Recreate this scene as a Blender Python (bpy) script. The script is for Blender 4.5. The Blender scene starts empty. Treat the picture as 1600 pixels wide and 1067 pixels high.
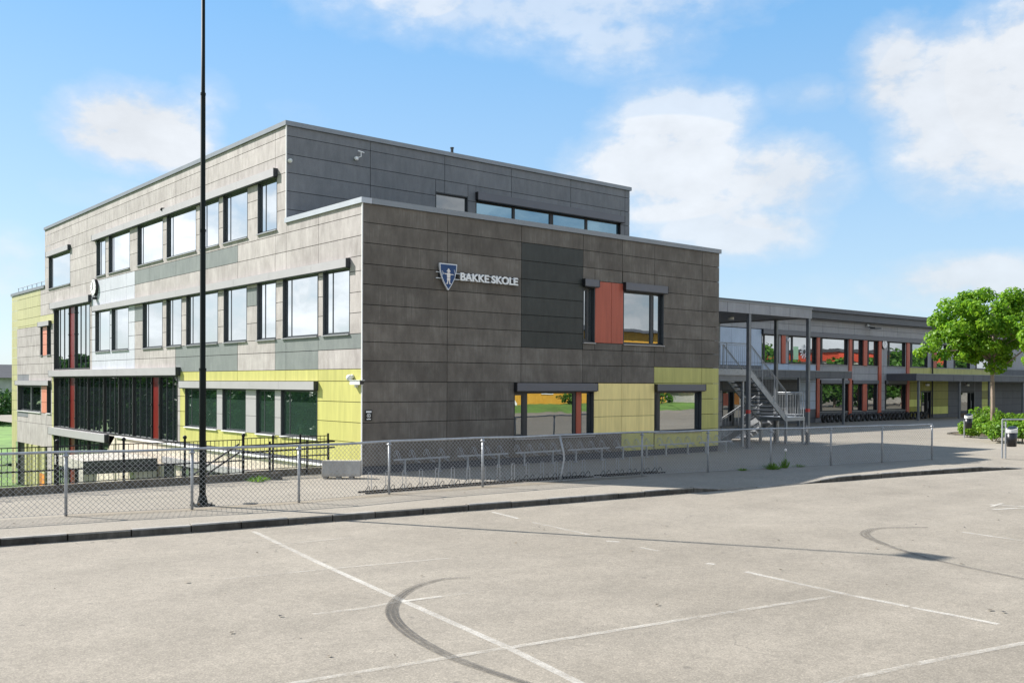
import bpy, math, random
from mathutils import Vector, Matrix
random.seed(11)
SC = bpy.context.scene
COL = SC.collection
R = math.radians
# World frame: X = u runs along the front facade, Y = v runs back along the left facade, origin at the
# foot of the building's near corner, Z up, schoolyard asphalt at z = 0.
CAM = Vector((-14.65888, -24.26915, 2.65))
AX_R = Vector((0.7664918, -0.6422381, 0.0045211))
AX_U = Vector((0.0023978, 0.0099009, 0.9999481))
AX_F = Vector((0.6422496, 0.7664412, -0.0091289))
FPX, SHY = 1510.4, 79.6

# ---------------------------------------------------------------- materials
def newmat(name):
    m = bpy.data.materials.new(name); m.use_nodes = True
    nt = m.node_tree
    return m, nt, nt.nodes['Principled BSDF']
def nd(nt, typ, **kw):
    n = nt.nodes.new(typ)
    for k, v in kw.items():
        if k in n.inputs: n.inputs[k].default_value = v
        else: setattr(n, k, v)
    return n
def mathn(nt, op, a, b=None, c=None, clamp=False):
    n = nt.nodes.new('ShaderNodeMath'); n.operation = op; n.use_clamp = clamp
    for i, x in enumerate((a, b, c)):
        if x is None: continue
        if isinstance(x, (int, float)): n.inputs[i].default_value = x
        else: nt.links.new(x, n.inputs[i])
    return n.outputs[0]
def mixc(nt, fac, a, b, blend='MIX'):
    n = nt.nodes.new('ShaderNodeMix'); n.data_type = 'RGBA'; n.blend_type = blend
    for idx, x in ((0, fac), (6, a), (7, b)):
        if isinstance(x, (int, float)): n.inputs[idx].default_value = x
        elif isinstance(x, tuple): n.inputs[idx].default_value = (*x[:3], 1)
        else: nt.links.new(x, n.inputs[idx])
    return n.outputs[2]
def coords(nt, scale=(1, 1, 1)):
    t = nt.nodes.new('ShaderNodeTexCoord'); mp = nt.nodes.new('ShaderNodeMapping')
    mp.inputs['Scale'].default_value = scale
    nt.links.new(t.outputs['Object'], mp.inputs['Vector'])
    return mp.outputs['Vector']
def noise(nt, vec, scale, detail=4, rough=.55):
    n = nd(nt, 'ShaderNodeTexNoise', Scale=scale, Detail=detail, Roughness=rough)
    nt.links.new(vec, n.inputs['Vector']); return n.outputs['Fac']
def rng(nt, x, a, b, c, d):
    n = nd(nt, 'ShaderNodeMapRange'); n.clamp = True
    nt.links.new(x, n.inputs[0])
    for i, v in enumerate((a, b, c, d)): n.inputs[i + 1].default_value = v
    return n.outputs[0]
def grey(f): return (f, f, f)
def scalecol(nt, col, fac):
    n = nt.nodes.new('ShaderNodeVectorMath'); n.operation = 'SCALE'
    if isinstance(col, tuple): n.inputs[0].default_value = col
    else: nt.links.new(col, n.inputs[0])
    if isinstance(fac, (int, float)): n.inputs[3].default_value = fac
    else: nt.links.new(fac, n.inputs[3])
    return n.outputs[0]
def bump(nt, b, h, strength, dist=.01):
    n = nd(nt, 'ShaderNodeBump', Strength=strength, Distance=dist)
    nt.links.new(h, n.inputs['Height']); nt.links.new(n.outputs[0], b.inputs['Normal'])

def simple(name, col, rough=.5, metal=0., var=.12, scale=3., spec=None):
    m, nt, b = newmat(name)
    v = coords(nt)
    f = rng(nt, noise(nt, v, scale, 5), .3, .7, 1 - var, 1 + var)
    nt.links.new(scalecol(nt, col, f), b.inputs['Base Color'])
    b.inputs['Roughness'].default_value = rough; b.inputs['Metallic'].default_value = metal
    if spec is not None: b.inputs['Specular IOR Level'].default_value = spec
    return m

def cladding(name, col, col2, stain=.35, island=.12, rough=.65, streakcol=None, streak=.0, spec=.3):
    """fibre cement boards: every board its own tone, cloudy weathering and run-off streaks"""
    m, nt, b = newmat(name)
    g = nt.nodes.new('ShaderNodeNewGeometry')
    ri = g.outputs['Random Per Island']
    v = coords(nt)
    cloud = noise(nt, v, 1.1, 6, .6)
    fine = noise(nt, v, 34, 3, .7)
    vs = coords(nt, (2.2, 2.2, .7))
    st = noise(nt, vs, 2.2, 7, .68)
    vs2 = coords(nt, (9, 9, .35))
    st2 = noise(nt, vs2, 2.0, 3, .6)
    c = mixc(nt, rng(nt, mathn(nt, 'ADD', mathn(nt, 'MULTIPLY', cloud, .6), mathn(nt, 'MULTIPLY', st, .4)), .38, .64, 0, 1), col, col2)
    f = mathn(nt, 'MULTIPLY', rng(nt, ri, 0, 1, 1 - island, 1 + island), rng(nt, st, .3, .7, 1 - stain * .5, 1 + stain * .4))
    f = mathn(nt, 'MULTIPLY', f, rng(nt, fine, .2, .8, .88, 1.12))
    c = scalecol(nt, c, f)
    if streak > 0:
        c = mixc(nt, mathn(nt, 'MULTIPLY', rng(nt, mathn(nt, 'MULTIPLY', st2, rng(nt, cloud, .35, .65, .6, 1.2)), .52, .72, 0, 1), streak), c, streakcol)
    nt.links.new(c, b.inputs['Base Color'])
    b.inputs['Roughness'].default_value = rough
    b.inputs['Specular IOR Level'].default_value = spec
    bump(nt, b, fine, .15, .004)
    return m

def painted_board(name, col, rough=.4, island=.05):
    m, nt, b = newmat(name)
    g = nt.nodes.new('ShaderNodeNewGeometry')
    v = coords(nt, (2, 2, .3)); n = noise(nt, v, 2.2, 5)
    f = mathn(nt, 'MULTIPLY', rng(nt, g.outputs['Random Per Island'], 0, 1, 1 - island, 1 + island), mathn(nt, 'MULTIPLY', rng(nt, n, .3, .7, .88, 1.08), rng(nt, noise(nt, coords(nt, (7, 7, .4)), 1.6, 4, .6), .35, .7, 1.03, .90)))
    nt.links.new(scalecol(nt, col, f), b.inputs['Base Color'])
    b.inputs['Roughness'].default_value = rough; b.inputs['Specular IOR Level'].default_value = .35
    return m

def glass(name, tint=(.012, .018, .02), lo=.74, hi=.9, refl=(.93, .96, .97)):
    m, nt, b = newmat(name)
    b.inputs['Base Color'].default_value = (*tint, 1); b.inputs['Roughness'].default_value = .4
    b.inputs['Specular IOR Level'].default_value = 0
    gl = nd(nt, 'ShaderNodeBsdfGlossy', Roughness=.008); gl.inputs['Color'].default_value = (*refl, 1)
    fr = nd(nt, 'ShaderNodeFresnel', IOR=1.6)
    oi = nt.nodes.new('ShaderNodeObjectInfo')
    fac = mathn(nt, 'ADD', mathn(nt, 'MULTIPLY', fr.outputs[0], hi), rng(nt, oi.outputs['Random'], 0, 1, lo * .82, lo * 1.12), clamp=True)
    mx = nt.nodes.new('ShaderNodeMixShader')
    nt.links.new(fac, mx.inputs[0]); nt.links.new(b.outputs[0], mx.inputs[1]); nt.links.new(gl.outputs[0], mx.inputs[2])
    # panes are never quite flat
    v = coords(nt); n = noise(nt, v, .9, 2)
    bp = nd(nt, 'ShaderNodeBump', Strength=.08, Distance=.02)
    nt.links.new(n, bp.inputs['Height']); nt.links.new(bp.outputs[0], gl.inputs['Normal'])
    nt.links.new(mx.outputs[0], nt.nodes['Material Output'].inputs['Surface'])
    return m

def asphalt(name, c1, c2, seed=0., patch=1.):
    m, nt, b = newmat(name)
    t = nt.nodes.new('ShaderNodeTexCoord'); v = t.outputs['Object']
    big = noise(nt, v, .09 + seed * .01, 5, .6)
    mid = noise(nt, v, .9, 6, .65)
    fine = noise(nt, v, 38, 4, .8)
    grain = noise(nt, v, 11, 3, .75)
    vor = nd(nt, 'ShaderNodeTexVoronoi', Scale=46.); nt.links.new(v, vor.inputs['Vector'])
    mp = nd(nt, 'ShaderNodeMapping'); mp.inputs['Scale'].default_value = (.18, 1.4, 1); mp.inputs['Rotation'].default_value = (0, 0, R(12))
    nt.links.new(v, mp.inputs['Vector'])
    lane = noise(nt, mp.outputs[0], .5, 5, .6)
    c = mixc(nt, rng(nt, big, .32, .68, 0, 1), c1, c2)
    f = mathn(nt, 'MULTIPLY', rng(nt, mid, .28, .72, 1 - .12 * patch, 1 + .10 * patch), rng(nt, lane, .3, .7, 1 - .08 * patch, 1.05))
    f = mathn(nt, 'MULTIPLY', f, rng(nt, fine, .25, .75, .58, 1.36))
    f = mathn(nt, 'MULTIPLY', f, rng(nt, grain, .25, .75, .82, 1.16))
    stone = rng(nt, vor.outputs['Distance'], .05, .5, 1.18, .86)
    f = mathn(nt, 'MULTIPLY', f, stone)
    c = scalecol(nt, c, f)
    # hairline cracks
    dv = nd(nt, 'ShaderNodeTexNoise', Scale=1.3, Detail=4.); nt.links.new(v, dv.inputs['Vector'])
    wv = nt.nodes.new('ShaderNodeVectorMath'); wv.operation = 'ADD'
    sc_ = nt.nodes.new('ShaderNodeVectorMath'); sc_.operation = 'SCALE'; sc_.inputs[3].default_value = 1.1
    nt.links.new(dv.outputs['Color'], sc_.inputs[0]); nt.links.new(v, wv.inputs[0]); nt.links.new(sc_.outputs[0], wv.inputs[1])
    ck = nd(nt, 'ShaderNodeTexVoronoi', Scale=.19); ck.feature = 'DISTANCE_TO_EDGE'; nt.links.new(wv.outputs[0], ck.inputs['Vector'])
    crack = mathn(nt, 'MULTIPLY', rng(nt, ck.outputs['Distance'], 0, .0035, 1, 0), rng(nt, noise(nt, v, .35, 2), .54, .66, 0, .4))
    c = mixc(nt, crack, c, (.05, .045, .04))
    # dark spots: oil, gum
    sp = nd(nt, 'ShaderNodeTexVoronoi', Scale=1.1); nt.links.new(v, sp.inputs['Vector'])
    spot = mathn(nt, 'MULTIPLY', rng(nt, sp.outputs['Distance'], .025, .06, 1, 0), .45)
    c = mixc(nt, spot, c, (.06, .055, .05))
    nt.links.new(c, b.inputs['Base Color'])
    b.inputs['Roughness'].default_value = .85; b.inputs['Specular IOR Level'].default_value = .25
    bump(nt, b, fine, .35, .012)
    return m

def worn_paint(name, col, keep=.5, alpha=.9, scale=5.):
    """thin paint or rubber on asphalt, worn through in places"""
    m, nt, b = newmat(name)
    t = nt.nodes.new('ShaderNodeTexCoord'); v = t.outputs['Object']
    n1 = noise(nt, v, scale, 6, .7); n2 = noise(nt, v, .45, 3); n3 = noise(nt, v, 40, 3, .8)
    k = mathn(nt, 'ADD', mathn(nt, 'MULTIPLY', n1, .5), mathn(nt, 'MULTIPLY', n2, .5))
    k = mathn(nt, 'ADD', mathn(nt, 'MULTIPLY', k, .75), mathn(nt, 'MULTIPLY', n3, .25))
    a = mathn(nt, 'MULTIPLY', rng(nt, k, 1 - keep - .1, 1 - keep + .12, 0, 1), alpha)
    b.inputs['Base Color'].default_value = (*col, 1); b.inputs['Roughness'].default_value = .8
    tr = nt.nodes.new('ShaderNodeBsdfTransparent'); mx = nt.nodes.new('ShaderNodeMixShader')
    nt.links.new(a, mx.inputs[0]); nt.links.new(tr.outputs[0], mx.inputs[1]); nt.links.new(b.outputs[0], mx.inputs[2])
    nt.links.new(mx.outputs[0], nt.nodes['Material Output'].inputs['Surface'])
    return m

def leafmat(name, a, bcol, trans=.45, scale=.6):
    m, nt, b = newmat(name)
    g = nt.nodes.new('ShaderNodeNewGeometry'); v = coords(nt)
    n = noise(nt, v, scale, 3)
    fac = mathn(nt, 'ADD', mathn(nt, 'MULTIPLY', g.outputs['Random Per Island'], .55), mathn(nt, 'MULTIPLY', n, .45))
    c = mixc(nt, rng(nt, fac, .2, .8, 0, 1), a, bcol)
    nt.links.new(c, b.inputs['Base Color']); b.inputs['Roughness'].default_value = .5
    b.inputs['Specular IOR Level'].default_value = .3
    tl = nt.nodes.new('ShaderNodeBsdfTranslucent'); nt.links.new(scalecol(nt, c, 1.25), tl.inputs['Color'])
    mx = nt.nodes.new('ShaderNodeMixShader'); mx.inputs[0].default_value = trans
    nt.links.new(b.outputs[0], mx.inputs[1]); nt.links.new(tl.outputs[0], mx.inputs[2])
    nt.links.new(mx.outputs[0], nt.nodes['Material Output'].inputs['Surface'])
    return m

M = {}
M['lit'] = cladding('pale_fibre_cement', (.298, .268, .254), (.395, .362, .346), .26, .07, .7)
M['dark'] = cladding('shaded_stained_fibre_cement', (.104, .089, .074), (.160, .141, .119), .10, .17, .62, (.29, .265, .23), .22)  # front copy of the pale boards, darkened by painted-in shade and staining
M['slate'] = cladding('slate_fibre_cement', (.15, .158, .17), (.185, .19, .2), .18, .06, .6)
M['greygreen'] = cladding('grey_green_board', (.155, .17, .165), (.19, .205, .195), .16, .04, .5)
M['blackgreen'] = cladding('black_green_board', (.034, .037, .034), (.044, .048, .044), .25, .07, .45)
M['paleblue'] = cladding('pale_blue_board', (.42, .43, .47), (.48, .49, .53), .1, .04, .5)
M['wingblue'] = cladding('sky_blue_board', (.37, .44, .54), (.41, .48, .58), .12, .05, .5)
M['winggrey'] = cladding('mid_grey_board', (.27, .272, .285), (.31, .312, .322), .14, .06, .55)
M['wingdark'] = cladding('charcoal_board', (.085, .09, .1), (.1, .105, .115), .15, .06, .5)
M['lime'] = painted_board('lime_yellow_board', (.465, .44, .14))
M['limedeep'] = painted_board('deep_olive_board', (.25, .245, .03))
M['limepale'] = painted_board('pale_lime_board', (.58, .60, .14))
M['cream'] = painted_board('cream_yellow_board', (.93, .74, .30))
M['paleyellow'] = painted_board('straw_yellow_board', (.43, .41, .20))
M['red'] = painted_board('brick_red_board', (.43, .10, .06))
M['salmon'] = painted_board('salmon_board', (.60, .23, .15))
M['deepred'] = simple('deep_red_panel', (.13, .010, .008), .3, 0, .08, 3., .2)
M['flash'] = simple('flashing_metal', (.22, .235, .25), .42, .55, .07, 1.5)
M['flashlit'] = simple('flashing_sunlit', (.42, .44, .47), .4, .35, .06, 1.5)  # same flashing metal, sunlight put into a lighter colour for the left corner
M['shutter'] = simple('shutter_shaded_aluminium', (.115, .118, .135), .42, .1, .05, 1.)  # same aluminium as the pale boxes, front-side shade put into the colour
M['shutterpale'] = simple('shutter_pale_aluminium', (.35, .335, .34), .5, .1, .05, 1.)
M['frame'] = simple('anthracite_frame', (.03, .036, .042), .4, .1, .06, 2.)
M['frameblk'] = simple('black_frame', (.012, .013, .015), .45, .1, .06, 2.)
M['sill'] = simple('sill_aluminium', (.34, .34, .35), .4, .5, .05, 2.)
M['sillwhite'] = simple('white_sill', (.72, .71, .69), .5, 0, .05, 2.)
M['glass'] = glass('window_glass')
M['glassblue'] = glass('blue_window_glass', (.02, .05, .07), .3, .9, (.50, .76, .92))
M['glassfront'] = glass('front_window_glass', (.014, .02, .022), .40, .9)
M['glassgreen'] = glass('green_window_glass', (.03, .055, .042), .24, .85, (.85, .96, .9))
M['glassdark'] = glass('dark_window_glass', (.012, .016, .018), .18, .85)
M['cavity'] = simple('dark_cavity', (.02, .02, .02), .9, 0, .1)
M['roof'] = simple('roof_felt', (.09, .09, .09), .9, 0, .2)
M['concrete'] = cladding('cast_concrete', (.33, .305, .265), (.42, .39, .345), .35, .03, .85)
M['creamwall'] = cladding('cream_render', (.50, .43, .34), (.58, .51, .42), .3, .02, .85)
M['plinth'] = simple('plinth_board', (.045, .05, .062), .6, 0, .2, 2.)
M['galv'] = simple('galvanised_steel', (.33, .345, .36), .5, .45, .18, 9.)
M['galvdull'] = simple('dull_zinc_wire', (.36, .37, .38), .5, .45, .12, 9.)
M['steel'] = simple('grey_painted_steel', (.17, .18, .195), .42, .4, .12, 5.)
M['blacksteel'] = simple('black_painted_steel', (.009, .009, .010), .55, 0, .15, 5., .2)
M['polegreen'] = simple('dark_green_black_pole', (.006, .010, .009), .6, 0, .12, 4., .15)
M['white'] = simple('white_paint', (.8, .8, .79), .45, 0, .04, 3.)
M['offwhite'] = simple('off_white_plastic', (.66, .66, .63), .4, 0, .05, 6.)
M['blue'] = simple('shield_blue', (.010, .048, .15), .6, 0, .05, 6.)
M['silver'] = simple('shield_silver', (.62, .64, .67), .35, .2, .05, 6.)
M['figure'] = simple('shield_figure', (.74, .68, .63), .45, 0, .05, 6.)
M['lot'] = asphalt('weathered_asphalt', (.242, .213, .170), (.292, .260, .212))
M['yard'] = asphalt('yard_asphalt', (.252, .222, .178), (.300, .268, .220), 1., .7)
M['granite'] = cladding('granite_kerb', (.045, .041, .033), (.11, .10, .085), .5, .2, .85)
M['granitetop'] = cladding('granite_kerb_top', (.20, .185, .16), (.30, .28, .25), .3, .12, .8)
M['kerbdark'] = cladding('dark_brown_kerb', (.085, .072, .052), (.15, .13, .1), .5, .12, .9)  # dark brown mottled tone for the court kerb and grit
M['paint'] = worn_paint('worn_white_paint', (.60, .57, .51), .52, .6)
M['paintfaint'] = worn_paint('faint_white_paint', (.56, .53, .47), .46, .38)
M['paintlot'] = worn_paint('patchy_white_paint', (.6, .57, .51), .5, .55)
M['rubber'] = worn_paint('rubber_mark', (.045, .042, .038), .52, .42, 14.)
M['rubberfaint'] = worn_paint('faint_rubber_mark', (.05, .047, .043), .55, .34, 14.)
M['dirt'] = worn_paint('sandy_dirt', (.30, .25, .18), .5, .7, 3.)
M['tyre'] = simple('tyre_rubber', (.012, .012, .012), .65, 0, .2, 5.)
M['bark'] = cladding('maple_bark', (.22, .17, .13), (.34, .27, .22), .5, .02, .9)
M['leaf'] = leafmat('maple_leaf', (.06, .18, .010), (.24, .40, .024), .5)
M['leafdark'] = leafmat('dark_leaf', (.015, .05, .009), (.045, .11, .018), .3)
M['leafmid'] = leafmat('mid_leaf', (.035, .10, .012), (.09, .2, .02), .35)
M['shrub'] = leafmat('shrub_leaf', (.075, .19, .012), (.22, .35, .03), .42)
M['grass'] = simple('lawn', (.10, .19, .03), .9, 0, .35, .35)
M['weed'] = leafmat('weed_leaf', (.08, .18, .02), (.17, .28, .04), .4)
M['soil'] = simple('bark_mulch', (.13, .095, .06), .95, 0, .5, 9.)
M['bin'] = simple('bin_black', (.010, .011, .013), .35, 0, .1, 4.)
M['wood_yellow'] = cladding('ochre_boards', (.50, .26, .03), (.58, .32, .045), .2, .05, .6)
M['wood_grey'] = cladding('grey_boards', (.42, .42, .40), (.5, .5, .48), .15, .05, .6)
M['wood_red'] = cladding('red_boards', (.42, .05, .025), (.48, .08, .035), .15, .05, .6)
M['darkroof'] = simple('roof_tiles', (.05, .05, .055), .7, 0, .2, 2.)
M['rock'] = cladding('pale_rock', (.5, .48, .44), (.62, .6, .56), .4, .05, .9)
M['orange'] = simple('orange_paint', (.65, .24, .03), .5, 0, .1, 3.)
M['poster'] = simple('pale_green_paper', (.42, .66, .42), .7, 0, .05, 3.)
M['lamp'] = simple('lamp_diffuser', (.75, .75, .72), .4, 0, .03, 3.)
M['redband'] = simple('red_tape', (.5, .06, .05), .5, 0, .05, 3.)

# ---------------------------------------------------------------- mesh building
class MB:
    def __init__(s): s.v = []; s.f = []; s.m = []; s.mats = []
    def mi(s, mat):
        if mat not in s.mats: s.mats.append(mat)
        return s.mats.index(mat)
    def face(s, pts, mat=None):
        n = len(s.v); s.v += [tuple(p) for p in pts]; s.f.append(tuple(range(n, n + len(pts)))); s.m.append(s.mi(mat))
    def box(s, x0, x1, y0, y1, z0, z1, mat=None):
        if x0 > x1: x0, x1 = x1, x0
        if y0 > y1: y0, y1 = y1, y0
        if z0 > z1: z0, z1 = z1, z0
        n = len(s.v)
        s.v += [(x0, y0, z0), (x1, y0, z0), (x1, y1, z0), (x0, y1, z0), (x0, y0, z1), (x1, y0, z1), (x1, y1, z1), (x0, y1, z1)]
        k = s.mi(mat)
        for q in ((0, 3, 2, 1), (4, 5, 6, 7), (0, 1, 5, 4), (1, 2, 6, 5), (2, 3, 7, 6), (3, 0, 4, 7)):
            s.f.append(tuple(n + i for i in q)); s.m.append(k)
    def hexa(s, bottom, top, mat=None):
        n = len(s.v); s.v += [tuple(p) for p in bottom] + [tuple(p) for p in top]; k = s.mi(mat); c = len(bottom)
        s.f.append(tuple(n + i for i in reversed(range(c)))); s.m.append(k)
        s.f.append(tuple(n + c + i for i in range(c))); s.m.append(k)
        for i in range(c):
            j = (i + 1) % c
            s.f.append((n + i, n + j, n + c + j, n + c + i)); s.m.append(k)
    def tube(s, pts, rad, sides=8, mat=None, caps=True):
        pts = [Vector(p) for p in pts]
        if not isinstance(rad, (list, tuple)): rad = [rad] * len(pts)
        k = s.mi(mat); n0 = len(s.v); up = None
        for i, p in enumerate(pts):
            d = (pts[min(i + 1, len(pts) - 1)] - pts[max(i - 1, 0)]).normalized()
            if up is None:
                up = Vector((0, 0, 1)) if abs(d.z) < .9 else Vector((1, 0, 0))
            a = d.cross(up).normalized(); bb = a.cross(d).normalized(); up = bb
            for j in range(sides):
                t = 2 * math.pi * j / sides + math.pi / sides
                s.v.append(tuple(p + rad[i] * (math.cos(t) * a + math.sin(t) * bb)))
        for i in range(len(pts) - 1):
            for j in range(sides):
                j2 = (j + 1) % sides
                s.f.append((n0 + i * sides + j, n0 + i * sides + j2, n0 + (i + 1) * sides + j2, n0 + (i + 1) * sides + j)); s.m.append(k)
        if caps:
            s.f.append(tuple(n0 + j for j in reversed(range(sides)))); s.m.append(k)
            e = n0 + (len(pts) - 1) * sides
            s.f.append(tuple(e + j for j in range(sides))); s.m.append(k)
    def bar(s, p, q, w, h, mat=None):
        """rectangular bar from p to q, w wide sideways and h high"""
        p = Vector(p); q = Vector(q); d = (q - p).normalized()
        side = d.cross(Vector((0, 0, 1)))
        if side.length < 1e-3: side = Vector((1, 0, 0))
        side.normalize(); up = side.cross(d).normalized()
        o = [side * w / 2 + up * h / 2, -side * w / 2 + up * h / 2, -side * w / 2 - up * h / 2, side * w / 2 - up * h / 2]
        s.hexa([p + x for x in o], [q + x for x in o], mat)
    def ball(s, c, r, mat=None, seg=10, rings=6, sz=1.):
        n0 = len(s.v); k = s.mi(mat)
        for i in range(1, rings):
            t = math.pi * i / rings
            for j in range(seg):
                a = 2 * math.pi * j / seg
                s.v.append((c[0] + r * math.sin(t) * math.cos(a), c[1] + r * math.sin(t) * math.sin(a), c[2] + r * sz * math.cos(t)))
        top = len(s.v); s.v.append((c[0], c[1], c[2] + r * sz)); bot = len(s.v); s.v.append((c[0], c[1], c[2] - r * sz))
        for i in range(rings - 2):
            for j in range(seg):
                j2 = (j + 1) % seg
                s.f.append((n0 + i * seg + j, n0 + (i + 1) * seg + j, n0 + (i + 1) * seg + j2, n0 + i * seg + j2)); s.m.append(k)
        for j in range(seg):
            j2 = (j + 1) % seg; e = n0 + (rings - 2) * seg
            s.f.append((top, n0 + j, n0 + j2)); s.m.append(k)
            s.f.append((bot, e + j2, e + j)); s.m.append(k)
    def disc(s, c, axis, r, depth, mat=None, seg=24):
        c = Vector(c); axis = Vector(axis).normalized()
        s.tube([c, c + axis * depth], r, seg, mat)
    def build(s, name, parent=None, mat=None, smooth=False, bevel=0):
        me = bpy.data.meshes.new(name)
        org = ORG.get(parent.name, Vector((0, 0, 0))) if parent else Vector((0, 0, 0))
        me.from_pydata([(x - org.x, y - org.y, z - org.z) for x, y, z in s.v], [], s.f)
        for mm in s.mats: me.materials.append(M[mm] if mm else M[mat])
        me.polygons.foreach_set('material_index', s.m)
        if smooth: me.polygons.foreach_set('use_smooth', [True] * len(me.polygons))
        me.update()
        o = bpy.data.objects.new(name, me); COL.objects.link(o)
        if parent: o.parent = parent; ORG[o.name] = org
        if bevel:
            b = o.modifiers.new('bevel', 'BEVEL'); b.width = bevel; b.segments = 2; b.limit_method = 'ANGLE'
        return o
ORG = {}
def tag(o, label, cat, group=None, kind=None):
    if label: o['label'] = label
    if cat: o['category'] = cat
    if group: o['group'] = group
    if kind: o['kind'] = kind
    return o
def thing(name, loc, label, cat, group=None):
    o = bpy.data.objects.new(name, None); COL.objects.link(o); o.location = loc; o.empty_display_size = .3
    ORG[o.name] = Vector(loc)
    return tag(o, label, cat, group)
def one(mb, name, label, cat, group=None, mat=None, loc=None, smooth=False, bevel=0):
    """a thing that is one mesh, origin at its foot"""
    if loc is None:
        xs = [p[0] for p in mb.v]; ys = [p[1] for p in mb.v]; zs = [p[2] for p in mb.v]
        loc = ((min(xs) + max(xs)) / 2, (min(ys) + max(ys)) / 2, min(zs))
    mb.v = [(x - loc[0], y - loc[1], z - loc[2]) for x, y, z in mb.v]
    o = mb.build(name, None, mat, smooth, bevel); o.location = loc
    return tag(o, label, cat, group)
def setting(mb, name, mat=None, smooth=False):
    o = mb.build(name, None, mat, smooth); o['kind'] = 'structure'; return o
def copy_thing(src, loc, rotz=None, label=None):
    c = src.copy(); COL.objects.link(c); c.location = loc
    if rotz is not None: c.rotation_euler = (0, 0, rotz)
    if label: c['label'] = label
    for ch in list(src.children):
        d = ch.copy(); COL.objects.link(d); d.parent = c
        for g in list(ch.children):
            e = g.copy(); COL.objects.link(e); e.parent = d
    return c

# ---------------------------------------------------------------- facade planes
class Plane:
    """a = along the facade, o = outwards, z = up"""
    def __init__(s, kind, off=0.): s.k = kind; s.off = off
    def P(s, a, o, z):
        if s.k == 'L': return (s.off - o, a, z)        # faces -u
        if s.k == 'F': return (a, s.off - o, z)        # faces -v
        return (s.off + o, a, z)                       # 'E' faces +u
    def box(s, mb, a0, a1, o0, o1, z0, z1, mat=None):
        p = s.P(a0, o0, z0); q = s.P(a1, o1, z1)
        mb.box(p[0], q[0], p[1], q[1], p[2], q[2], mat)
LEFT = Plane('L'); FRONT = Plane('F'); UP = Plane('F', 4.76); WING = Plane('F', 14.2); EAST = Plane('E', 16.43)

def subtract(r, holes):
    out = [r]
    for h in holes:
        nxt = []
        for a0, a1, z0, z1 in out:
            b0, b1, y0, y1 = max(a0, h[0]), min(a1, h[1]), max(z0, h[2]), min(z1, h[3])
            if b1 - b0 < 1e-4 or y1 - y0 < 1e-4: nxt.append((a0, a1, z0, z1)); continue
            if b0 > a0: nxt.append((a0, b0, z0, z1))
            if b1 < a1: nxt.append((b1, a1, z0, z1))
            if y0 > z0: nxt.append((b0, b1, z0, y0))
            if y1 < z1: nxt.append((b0, b1, y1, z1))
        out = nxt
    return [q for q in out if q[1] - q[0] > .025 and q[3] - q[2] > .025]
def clad(plane, regions, js, zs, holes, zones, base, parent, gap=.009, o=0.):
    parts = {}
    for A0, A1, Z0, Z1 in regions:
        aa = [A0] + [j for j in js if A0 + .05 < j < A1 - .05] + [A1]
        zz = [Z0] + [z for z in zs if Z0 + .05 < z < Z1 - .05] + [Z1]
        for i in range(len(aa) - 1):
            for j in range(len(zz) - 1):
                for piece in subtract((aa[i], aa[i + 1], zz[j], zz[j + 1]), holes):
                    rest = [piece]
                    for zi, z in enumerate(zones):
                        nxt = []
                        for q in rest:
                            it = (max(q[0], z[0]), min(q[1], z[1]), max(q[2], z[2]), min(q[3], z[3]))
                            if it[1] - it[0] > .03 and it[3] - it[2] > .03:
                                parts.setdefault((z[4], zi), []).append(it); nxt += subtract(q, [it])
                            else: nxt.append(q)
                        rest = nxt
                    parts.setdefault((base, -1), []).extend(rest)
    for (mat, _zi), rects in parts.items():
        mb = MB()
        for a0, a1, z0, z1 in rects:
            if a1 - a0 < .03 or z1 - z0 < .03: continue
            plane.box(mb, a0 + gap, a1 - gap, o - .02, o, z0 + gap, z1 - gap, mat)
        ob = mb.build('cladding', parent)
        nm = {'lime': 'lime yellow wall boards', 'cream': 'cream yellow wall boards', 'red': 'brick red wall boards', 'blackgreen': 'black green wall boards',
              'greygreen': 'grey green wall boards', 'paleblue': 'pale blue white wall boards', 'wingblue': 'sky blue wall boards', 'paleyellow': 'straw yellow wall boards',
              'salmon': 'salmon red wall boards', 'limedeep': 'deep olive wall boards', 'limepale': 'pale lime wall boards'}.get(mat)
        if nm: ob['label'] = nm

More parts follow.
